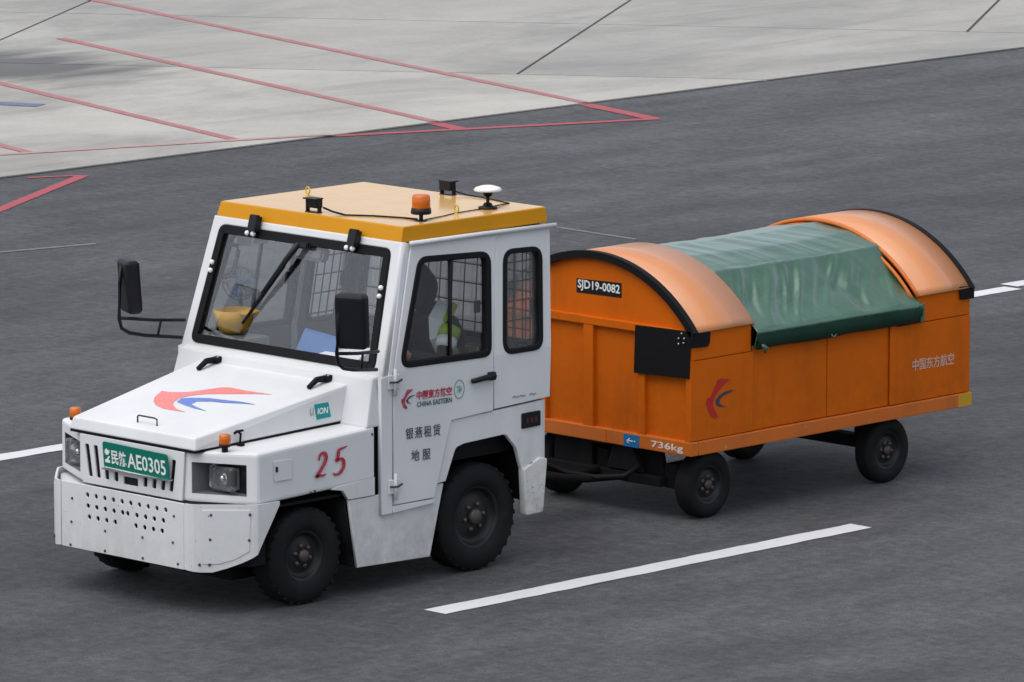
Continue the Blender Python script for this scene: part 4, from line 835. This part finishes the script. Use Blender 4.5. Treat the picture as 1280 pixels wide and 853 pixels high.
# ---------------------------------------------------------------- driver (seated, bent forward over the wheel)
def skin_figure(name, J, E_, root, mats, assign):
    me = bpy.data.meshes.new(name); names = list(J); me.from_pydata([J[k][0] for k in names], [(names.index(a), names.index(c_)) for a, c_ in E_], [])
    o = bpy.data.objects.new(name, me); COL.objects.link(o)
    md = o.modifiers.new('s', 'SKIN'); md.use_smooth_shade = True; md.branch_smoothing = 0.4
    for i, k in enumerate(names):
        r_ = J[k][1]; me.skin_vertices[0].data[i].radius = r_ if isinstance(r_, tuple) else (r_, r_); me.skin_vertices[0].data[i].use_root = (k == root)
    sb = o.modifiers.new('d', 'SUBSURF'); sb.levels = 2; sb.render_levels = 2
    bpy.context.view_layer.update(); dg = bpy.context.evaluated_depsgraph_get(); nm = bpy.data.meshes.new_from_object(o.evaluated_get(dg))
    o.modifiers.clear(); o.data = nm; nm.materials.clear()
    for k in mats: nm.materials.append(M[k])
    for f in nm.polygons: f.material_index = assign(f.center); f.use_smooth = True
    return o
J = {'hip': ((.83, -.40, 1.06), (.14, .16)), 'waist': ((.80, -.40, 1.20), (.13, .15)), 'chest': ((.72, -.40, 1.36), (.135, .17)), 'neckb': ((.63, -.40, 1.485), (.075, .08)), 'neck': ((.59, -.40, 1.535), .052), 'head': ((.545, -.40, 1.605), (.080, .074)), 'crown': ((.525, -.40, 1.685), (.075, .070))}
EE = [('hip', 'waist'), ('waist', 'chest'), ('chest', 'neckb'), ('neckb', 'neck'), ('neck', 'head'), ('head', 'crown')]
for nm, s in (('l', -1), ('r', 1)):
    y = -.40
    J.update({nm + 'sh': ((.66, y + s * .175, 1.43), .062), nm + 'el': ((.50, y + s * .245, 1.22), .046), nm + 'wr': ((.29, y + s * .185, 1.275), .031), nm + 'ha': ((.225, y + s * .172, 1.285), (.024, .040)), nm + 'th': ((.60, y + s * .10, 1.045), .080), nm + 'kn': ((.38, y + s * .13, 1.02), .060), nm + 'an': ((.27, y + s * .13, .62), .042), nm + 'ft': ((.10, y + s * .13, .57), .038)})
    EE += [('chest', nm + 'sh'), (nm + 'sh', nm + 'el'), (nm + 'el', nm + 'wr'), (nm + 'wr', nm + 'ha'), ('hip', nm + 'th'), (nm + 'th', nm + 'kn'), (nm + 'kn', nm + 'an'), (nm + 'an', nm + 'ft')]
    for k, (dy, dx, dz) in enumerate(((-.030, -.03, .012), (-.010, -.042, .016), (.010, -.042, .014), (.028, -.032, .010))):
        J[nm + 'f%da' % k] = ((.195 + dx * .2, y + s * .172 + dy, 1.285 + dz), .0105); J[nm + 'f%db' % k] = ((.165 + dx * .3, y + s * .172 + dy, 1.268 + dz), .0095); J[nm + 'f%dc' % k] = ((.160 + dx * .1, y + s * .172 + dy, 1.240 + dz), .008)
        EE += [(nm + 'ha', nm + 'f%da' % k), (nm + 'f%da' % k, nm + 'f%db' % k), (nm + 'f%db' % k, nm + 'f%dc' % k)]
    J[nm + 't1'] = ((.215, y + s * .128, 1.27), .011); J[nm + 't2'] = ((.19, y + s * .118, 1.250), .009); EE += [(nm + 'ha', nm + 't1'), (nm + 't1', nm + 't2')]
def assign(c_):
    if c_.z > 1.56 or (c_.x < .285 and c_.z > 1.15): return 1
    return 2 if c_.z < 1.10 and c_.x < .80 else 0
DR = skin_figure('person', J, EE, 'hip', ['jacket', 'skin', 'trousers'], assign)
tag(DR, 'person in dark jacket and cap with reflective strips driving the tractor', 'person')
t = bmesh.new(); bmesh.ops.create_uvsphere(t, u_segments=20, v_segments=12, radius=1); bmesh.ops.scale(t, vec=(.108, .092, .078), verts=t.verts)
b = B(); b.merge(t, Matrix.Translation((.535, -.40, 1.69)) @ Matrix.Rotation(R(22), 4, 'Y'), smooth=True); THc = Matrix.Translation((.545, -.40, 0)) @ Matrix.Rotation(R(-55), 4, 'Z') @ Matrix.Translation((-.545, .40, 0))
b.hexa([tuple(THc @ Vector(p)) for p in [(.36, -.46, 1.625), (.47, -.48, 1.66), (.47, -.32, 1.66), (.36, -.34, 1.625), (.36, -.46, 1.633), (.47, -.48, 1.675), (.47, -.32, 1.675), (.36, -.34, 1.633)]], .003)
t = bmesh.new(); bmesh.ops.create_uvsphere(t, u_segments=16, v_segments=10, radius=1); bmesh.ops.scale(t, vec=(.07, .085, .09), verts=t.verts); b.merge(t, Matrix.Translation((.592, -.40, 1.625)), smooth=True)
t = bmesh.new(); bmesh.ops.create_uvsphere(t, u_segments=18, v_segments=12, radius=1); bmesh.ops.scale(t, vec=(.094, .092, .120), verts=t.verts); b.merge(t, Matrix.Translation((.566, -.418, 1.602)) @ Matrix.Rotation(R(18), 4, 'Y'), smooth=True)
b.done('cap_and_hood', 'hair', DR, weld=False)
b = B()     # face: nose, eyes, ears, mouth
TH = Matrix.Translation((.545, -.40, 0)) @ Matrix.Rotation(R(-55), 4, 'Z') @ Matrix.Translation((-.545, .40, 0)); tp_ = lambda l: [tuple(TH @ Vector(p)) for p in l]
b.tube(tp_([(.468, -.40, 1.645), (.445, -.40, 1.612), (.462, -.40, 1.60)]), [.008, .013, .010], 8)
for s in (1,): b.tube(tp_([(.560, -.40 + s * .074, 1.655), (.568, -.40 + s * .082, 1.635), (.558, -.40 + s * .076, 1.605)]), [.010, .013, .008], 8)
b.tube(tp_([(.474, -.425, 1.575), (.466, -.40, 1.574), (.474, -.375, 1.575)]), [.004, .007, .004], 6); b.done('face_features', 'skin', DR, weld=False)
b = B()
for s in (-1, 1):
    t = bmesh.new(); bmesh.ops.create_uvsphere(t, u_segments=10, v_segments=6, radius=.009); b.merge(t, TH @ Matrix.Translation((.474, -.40 + s * .03, 1.638)), smooth=True)
b.done('eyes', 'hair', DR, weld=False)
def ribbon(pts, wd, off, nrm):
    vs = []; fs = []
    for i, p in enumerate(pts):
        p = Vector(p); d = (Vector(pts[min(i + 1, len(pts) - 1)]) - Vector(pts[max(i - 1, 0)])).normalized(); n_ = Vector(nrm[i]).normalized(); a = d.cross(n_).normalized() * wd / 2
        for q_ in (p + a + n_ * off, p - a + n_ * off, p - a + n_ * (off - .008), p + a + n_ * (off - .008)): vs.append(tuple(q_))
    for i in range(len(pts) - 1):
        for k in range(4): fs.append((4 * i + k, 4 * i + (k + 1) % 4, 4 * i + 4 + (k + 1) % 4, 4 * i + 4 + k))
    n_ = 4 * (len(pts) - 1); fs += [(0, 1, 2, 3), (n_, n_ + 3, n_ + 2, n_ + 1)]
    return vs, fs
for s in (-1,):
    nr = [(0, s * .4, 1), (-.6, s * .6, .5), (-.75, s * .65, 0), (-.7, s * .7, -.1)]
    pts = [(.66, -.40 + s * .105, 1.510), (.575, -.40 + s * .125, 1.440), (.575, -.40 + s * .135, 1.34), (.645, -.40 + s * .135, 1.22)]
    v1, f1 = ribbon(pts, .085, .022, nr); b = B(); b.add(v1, f1); b.done('vest_strip', 'silver', DR, weld=False)
    nr2 = [(.2, s * .7, 1), (-.2, s * .9, .4), (-.3, s, 0), (-.2, s, -.1)]
    pts2 = [(.69, -.40 + s * .14, 1.505), (.61, -.40 + s * .165, 1.43), (.62, -.40 + s * .165, 1.34), (.69, -.40 + s * .160, 1.22)]
    v1, f1 = ribbon(pts2, .05, .028, nr2); b = B(); b.add(v1, f1); b.done('vest_edge', 'lime', DR, weld=False)
b = B(); ring = [(.80 + .150 * math.cos(a), -.40 + .175 * math.sin(a), 1.235 - .03 * math.cos(a)) for a in [R(-75) + R(130) * k / 24 for k in range(25)]]
v1, f1 = ribbon(ring, .055, .01, [(math.cos(R(-75) + R(130) * k / 24), math.sin(R(-75) + R(130) * k / 24), 0) for k in range(25)]); b.add(v1, f1); b.done('vest_band', 'lime', DR, weld=False)
b = B(); b.tube([(.585, -.608, 1.335), (.548, -.624, 1.285)], .060, 14); b.done('sleeve_band', 'silver', DR, weld=False)
b = B(); b.tube([(.625, -.592, 1.388), (.587, -.607, 1.338)], .063, 14); b.done('sleeve_band', 'lime', DR, weld=False)
DR.location.x = -.095

# ================================================================== BAGGAGE CART
X0, X1, Y0, Y1, YC = 2.43, 4.955, -.70, .91, .105
CT = thing('baggage_cart', (3.69, YC, 0), 'orange covered baggage cart with green tarpaulin towed behind the white tractor', 'baggage cart')
ZB, ZR, ZS, ZE = .415, .500, .985, 1.165
b = B(); b.box((X0 + .03, Y0 + .03, .44), (X1 - .03, Y1 - .03, .49)); b.done('cart_floor', 'underbody', CT)
for nm, lo, hi in (('front_rail', (X0 - .008, Y0 - .008, ZB), (X0 + .06, Y1 + .008, ZR)), ('rear_rail', (X1 - .055, Y0 - .008, ZB), (X1 + .008, Y1 + .008, ZR)), ('side_rail', (X0 + .062, Y0 - .010, ZB), (X1 - .057, Y0 + .06, ZR)), ('side_rail', (X0 + .062, Y1 - .06, ZB), (X1 - .057, Y1 + .010, ZR))):
    b = B(); b.box(lo, hi, .006); rl = b.done(nm, 'orange_rail', CT)
    if nm == 'front_rail': frail = rl
fm = frontmat(X0 - .0082)
write('weight_lettering', '736kg', (.385, .645, .425, .478), fm, 'dec_white', frail, bold=.002)
bl = B().merge(curve_bm([rpoly([(.158, .415), (.285, .415), (.285, .490), (.158, .490)], .004, 2)], .003, .0005), frontmat(X0 - .0115)).done('blue_sticker', 'sign_blue', CT)
write('sticker_mark', '←·', (.185, .258, .435, .470), frontmat(X0 - .0118), 'plate_white', bl, bold=.003)
b = B(); b.box((X0 - .012, -.008 - .005, ZB + .002), (X0 - .006, -.008 + .005, ZR - .002), .001); b.done('rail_joint', 'orange_rail', CT)
for s, y in ((-1, Y0), (1, Y1)):
    b = B(); b.box((X1 - .115, y + s * .009 if s > 0 else y - .0135, ZB + .003), (X1 + .0105, y + .0135 if s > 0 else y - .009, ZR - .003), .001); b.done('corner_tape', 'yellow_tape', CT)
# front and rear end walls with posts
RA = 1.057
def arch(y, zc=1.556): return zc - (RA - math.sqrt(max(0, RA * RA - (y - YC) ** 2)))
def arch_loop(zlow, drop=0.0, ya=Y0 + .005, yb=Y1 - .005, n=28):
    lp_ = [(-yb, zlow), (-ya, zlow)]
    for k in range(n + 1):
        y = ya + (yb - ya) * k / n; lp_.append((-y, arch(y) - drop))
    return [(a, z) for a, z in lp_][::1]
for x, sg, nm in ((X0, -1, 'front_wall'), (X1, 1, 'rear_wall')):
    lp_ = [(Y0 + .01, ZR - .004), (Y1 - .01, ZR - .004)] + [(Y1 - .01 - (Y1 - Y0 - .02) * k / 28, arch(Y1 - .01 - (Y1 - Y0 - .02) * k / 28) - .03) for k in range(29)]
    t = curve_bm([lp_], .006)
    for v in t.verts: a, z, w_ = v.co; v.co = (x - sg * .034 + w_, a, z)
    wall = B().merge(t).done(nm, 'orange', CT)
    xa, xb = sorted((x - sg * .033, x))
    for y0, y1 in ((Y0 + .004, Y0 + .046), (-.318, -.264), (.108, .188), (.50, .56), (Y1 - .046, Y1 - .004)):
        b = B(); b.box((xa, y0, ZR - .002), (xb, y1, 1.115), .005); b.done('wall_post', 'orange', wall)
    b = B(); b.box((xa - (.0 if sg > 0 else .003), Y0 + .002, 1.1155), (xb + (.003 if sg > 0 else 0), Y1 - .002, 1.166), .005); b.done('wall_crossbar', 'orange', wall)
    # black arched edge trim
    vs = []; fs = []; n = 36; th = .036 if sg < 0 else .022
    for k in range(n + 1):
        a = -1 + 2 * k / n; ang = a * math.asin(.830 / RA); cy, cz = YC, 1.556 - RA
        for rr_ in (RA + (.008 if sg < 0 else .005), RA - th):
            for dx in (sg * .012, -sg * .03): vs.append((x + dx, cy + rr_ * math.sin(ang), cz + rr_ * math.cos(ang)))
    for k in range(n):
        p, q_ = 4 * k, 4 * k + 4
        fs += [(p, p + 2, q_ + 2, q_), (p + 1, q_ + 1, q_ + 3, p + 3), (p, q_, q_ + 1, p + 1), (p + 2, p + 3, q_ + 3, q_ + 2)]
    fs += [(0, 1, 3, 2), (4 * n, 4 * n + 2, 4 * n + 3, 4 * n + 1)]
    b = B(); b.add(vs, fs); b.done('arch_trim', 'black_rubber', wall)
    if nm == 'front_wall': fw_ = wall
# number board
nb = B().merge(curve_bm([[(-.270, 1.294), (.103, 1.300), (.103, 1.389), (-.270, 1.379)]], .004), frontmat(X0 + .026)).done('number_board', 'black_plastic', fw_)
write('number_lettering', 'SJD19-0082', (-.258, .092, 1.308, 1.376), frontmat(X0 + .026), 'plate_white', fw_, bold=.002)
# rubber flaps at corners
def flap(name, quad, mat_, th=.006):
    return B().merge(curve_bm([rpoly(quad, .004, 2)], th, .001), mat_).done(name, 'black_rubber', CT)
f1_ = flap('rubber_flap', [(.252, 1.158), (.708, 1.168), (.692, .884), (.242, .868)], frontmat(X0 - .012))
flap('rubber_flap', [(X0 - .016, 1.160), (2.580, 1.150), (2.574, 1.085), (2.558, 1.064), (X0 - .016, 1.070)], sidemat(Y0 - .016))
flap('rubber_flap', [(4.835, 1.172), (X1 + .02, 1.165), (X1 + .02, 1.085), (4.845, 1.090)], sidemat(Y0 - .016))
b = B()
for y, z in ((-.615, 1.118), (-.615, 1.085), (-.66, 1.122), (-.655, 1.095), (-.64, 1.15)):
    t = bmesh.new(); bmesh.ops.create_uvsphere(t, u_segments=8, v_segments=5, radius=.007); b.merge(t, Matrix.Translation((X0 - .02, y, z)), smooth=True)
b.done('bolt_heads', 'steel', f1_, kind='stuff')
# sides
for s, y in ((-1, Y0), (1, Y1)):
    def sp(name, x0, x1, z0, z1, off, th=.02):
        b = B(); b.box((x0, min(y + s * off, y + s * (off - th)), z0), (x1, max(y + s * off, y + s * (off - th)), z1), .004); return b.done(name, 'orange', CT)
    p1 = sp('side_panel', X0 - .003, 2.972, ZR + .004, ZS, 0); sp('side_panel', 2.977, 3.643, ZR + .004, 1.012, -.012); sp('side_panel', 3.649, 4.208, ZR + .004, 1.012, -.010); p4 = sp('side_panel', 4.215, X1 + .003, ZR + .004, ZS, 0)
    sp('hood_side', X0 + .006, 2.950, ZS + .004, ZE, .002); sp('hood_side', 4.462, X1 - .006, ZS + .004, ZE, .002)
    b = B(); b.box((4.205, min(y, y + s * .006), ZR + .006), (4.262, max(y, y + s * .006), 1.005), .003); b.done('side_post', 'orange', CT)
    if s < 0: np1, np4 = p1, p4
cm = sidemat(Y0)
shape('cart_logo', DRED, cm, 'cart_red', np1); shape('cart_logo', DBLUE, cm, 'cart_blue', np1)
write('cart_lettering', '中国东方航空', (4.418, 4.806, .728, .802), frame((0, Y0, 0), (1, 0, -.008), (0, 0, 1)), 'dec_oldwhite', np4, bold=.001)
for x0, x1, extra in ((X0 + .004, 2.952, 1), (4.456, X1 - .004, -1)):   # arched hood sheets
    vs = []; fs = []; n = 40; am = math.asin(.826 / RA); cz = 1.556 - RA
    for k in range(n + 1):
        ang = -am + 2 * am * k / n
        for rr_ in (RA, RA - .012):
            for x in (x0, x1): vs.append((x, YC + rr_ * math.sin(ang), cz + rr_ * math.cos(ang)))
    for k in range(n):
        p, q_ = 4 * k, 4 * k + 4
        fs += [(p, q_, q_ + 1, p + 1), (p + 2, p + 3, q_ + 3, q_ + 2), (p, p + 2, q_ + 2, q_), (p + 1, q_ + 1, q_ + 3, p + 3)]
    fs += [(0, 1, 3, 2), (4 * n, 4 * n + 2, 4 * n + 3, 4 * n + 1)]
    b = B(); b.add(vs, fs, 0, False); ho = b.done('roof_hood', 'orange_roof', CT)
    for f in ho.data.polygons: f.use_smooth = abs(f.normal.x) < .5
    # folded edge facing the tarpaulin, and hoop inside
    xe = x1 if extra > 0 else x0
    hoop = [(xe - extra * .0, YC + (RA - .014) * math.sin(-am + 2 * am * k / 32), cz + (RA - .014) * math.cos(-am + 2 * am * k / 32)) for k in range(33)]
    b = B(); b.tube(hoop, .014, 8); b.done('hood_hem', 'orange_rail', ho)
    hoop = [(xe + extra * .03, YC + (RA - .04) * math.sin(-am + 2 * am * k / 32), cz + (RA - .04) * math.cos(-am + 2 * am * k / 32)) for k in range(33)]
    b = B(); b.tube(hoop, .012, 8); b.done('hoop', 'orange_rail', ho)
# running gear
WC = wheel_meshes(.202, .125, .115, 0)
for x in (2.69, 4.305):
    for y, s in ((-.555, -1), (.60, 1)): put_wheel('wheel', WC, (x, y, .202), s, CT, random.uniform(0, 6))
b = B(); b.box((4.25, -.50, .20), (4.35, .545, .275), .006); b.box((4.20, -.48, .27), (4.26, -.42, .42), .004); b.box((4.36, -.48, .22), (4.42, -.42, .42), .004); b.box((4.20, .46, .27), (4.40, .52, .42), .004); b.done('rear_axle', 'underbody', CT)
b = B(); b.box((2.64, -.50, .175), (2.74, .545, .24), .006); b.box((2.50, .18, .24), (2.95, .50, .415), .01); b.box((2.52, .06, .20), (2.86, .16, .355), .01); b.box((2.52, -.50, .18), (2.86, -.40, .33), .01)
b.hexa([(2.46, -.26, .26), (2.50, -.26, .26), (2.50, .02, .26), (2.46, .02, .26), (2.46, -.19, .414), (2.50, -.19, .414), (2.50, -.03, .414), (2.46, -.03, .414)], .004)
b.hexa([(2.52, -.40, .25), (2.56, -.40, .25), (2.56, -.22, .25), (2.52, -.22, .25), (2.52, -.36, .414), (2.56, -.36, .414), (2.56, -.23, .414), (2.52, -.23, .414)], .004); b.box((2.46, -.42, .19), (2.52, .55, .25), .006)
b.lathe([(.26, .40), (.26, .415), (.0, .415)], (2.69, YC, 0), n=24); b.done('steering_bogie', 'underbody', CT)
b = B(); b.tube([(2.50, .10, .225), (2.10, .07, .235), (1.70, .03, .33), (1.40, .01, .385), (1.30, 0, .39)], .028, 8); b.tube([(2.50, -.14, .225), (2.20, -.06, .23), (1.85, .0, .28), (1.55, .01, .36)], .024, 8); b.lathe([(.055, .375), (.055, .405), (.026, .405), (.026, .375), (.055, .375)], (1.25, 0, 0), n=20); b.done('drawbar', 'underbody', CT)
b = B(); b.tube([(2.45, -.26, .30), (2.36, -.22, .245), (2.25, -.10, .235), (2.15, .06, .26), (2.02, .16, .33), (1.8, .15, .38), (1.5, .1, .42)], .018, 8); b.done('brake_hose', 'black_rubber', CT)

# ---------------------------------------------------------------- tarpaulin over the open middle of the cart
def tarp_profile(t):
    """t 0 (far eave) .. 1 (near hem): (y, z)"""
    K = [(0.0, .925, 1.03), (.05, .925, 1.14), (.14, .83, 1.25), (.28, .48, 1.475), (.42, .12, 1.535), (.52, -.16, 1.505), (.62, -.385, 1.437), (.68, -.445, 1.358), (.75, -.525, 1.264), (.83, -.63, 1.186), (.90, -.725, 1.125), (.93, -.745, 1.105), (.965, -.732, 1.055), (1.0, -.716, 1.008)]
    for (t0, y0, z0), (t1, y1, z1) in zip(K[:-1], K[1:]):
        if t <= t1 + 1e-9:
            f = (t - t0) / (t1 - t0); return y0 + (y1 - y0) * f, z0 + (z1 - z0) * f
    return K[-1][1:]
NX, NT = 110, 130; vs = []; fs = []
XA, XB = 2.962, 4.448
for i in range(NX + 1):
    fx = i / NX
    for j in range(NT + 1):
        t = j / NT; y, z = tarp_profile(t); x = XA + (XB - XA) * fx
        ya, za = tarp_profile(max(0, t - .012)); yb, zb = tarp_profile(min(1, t + .012)); d = Vector((0, yb - ya, zb - za)).normalized(); n_ = Vector((0, -d.z, d.y)); n_ = n_ if n_.z > 0 or t > .9 else -n_
        if t > .9: n_ = Vector((0, -1, .3)).normalized()
        edge = min(1, min(fx, 1 - fx) * 9)
        # straight pleats hanging from the ridge bar, slightly slanted; taut on top
        q1 = (x + (t - .62) * 1.0 + .12 * noise.noise(Vector((x * 2, t * 4, 0)))) * 6.0
        pleat = noise.noise(Vector((q1, t * 1.2, 3.1))) + .5 * noise.noise(Vector((q1 * 2.4, t * 2.0, 9.2))) + .25 * noise.noise(Vector((q1 * 5.3, t * 3.5, 4.4)))
        crease = 1 - 2.2 * abs(noise.noise(Vector((q1 * 1.3 + 4, t * 1.5, 6.1))))
        q2 = x * 4.5 - t * 5.0
        fine_ = noise.noise(Vector((q2 * 1.6, t * 3, 1.1))) + .5 * noise.noise(Vector((q2 * 4, t * 6, 2.2)))
        if t < .6: h = .0045 * fine_ * edge + .004 * max(0, 1 - 3 * abs(noise.noise(Vector((q2 * 1.1, t * 1.0, 8.3))))) * edge
        else:
            env = max(0, math.sin(min(1, (t - .6) / .32) * math.pi)) if t < .92 else 0.15
            h = edge * (.020 * pleat * env + .020 * max(0, crease) * env + .004 * fine_) - .008 * edge * env
        if .6 < t < .93: h += (-.022 * math.exp(-((fx - .60 - (t - .62) * .42) / .045) ** 2)) * math.sin((t - .6) / .33 * math.pi)
        sag = .016 * math.sin(math.pi * fx) if .1 < t < .62 else 0
        q_ = Vector((x, y, z - sag)) + n_ * h
        if t > .93: q_.z += .012 * noise.noise(Vector((x * 3, 2, 5))) * (t - .93) / .07 + (.03 * (fx > .86) * -.3)
        vs.append(tuple(q_))
for i in range(NX):
    for j in range(NT):
        a = i * (NT + 1) + j; fs.append((a, a + 1, a + NT + 2, a + NT + 1))
b = B(); b.add(vs, fs, 0, True)
b.b.normal_update(); bmesh.ops.recalc_face_normals(b.b, faces=b.b.faces)
tp = b.done('tarpaulin', 'tarp'); sm_ = tp.modifiers.new('thickness', 'SOLIDIFY'); sm_.thickness = .006
tag(tp, 'creased green tarpaulin draped over the middle of the orange cart', 'tarpaulin')
# hanging corner of the tarpaulin
b = B(); b.hexa([(4.44, -.748, 1.00), (4.488, -.735, .998), (4.488, -.728, .998), (4.44, -.740, 1.0), (4.43, -.752, 1.105), (4.488, -.735, 1.115), (4.488, -.728, 1.115), (4.43, -.742, 1.105)], .002); b.done('tarpaulin_corner', 'tarp', tp)
hb_ = B(); hv = []; hf = []; nh = 60      # added strip along the near edge, coloured for the hem's shade and damp dirt
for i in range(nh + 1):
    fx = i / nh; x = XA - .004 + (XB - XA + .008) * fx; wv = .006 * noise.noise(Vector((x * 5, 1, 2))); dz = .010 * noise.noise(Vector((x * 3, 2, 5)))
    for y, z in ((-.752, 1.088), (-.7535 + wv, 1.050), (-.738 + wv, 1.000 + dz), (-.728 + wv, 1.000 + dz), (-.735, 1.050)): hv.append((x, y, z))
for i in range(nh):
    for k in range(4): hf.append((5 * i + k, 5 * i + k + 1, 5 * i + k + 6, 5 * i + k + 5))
hb_.add(hv, hf, 0, True); hb_.done('shaded_dirty_hem', 'hem_shade_dirt', tp)
b = B(); b.tube([(3.00, -.735, 1.03), (3.03, -.75, 1.0), (3.025, -.745, .975)], [.012, .02, .006], 8); b.tube([(3.62, -.745, 1.02), (3.63, -.75, 1.0), (3.66, -.748, 1.015)], .006, 6); b.done('tie_cord', 'tarp', tp)
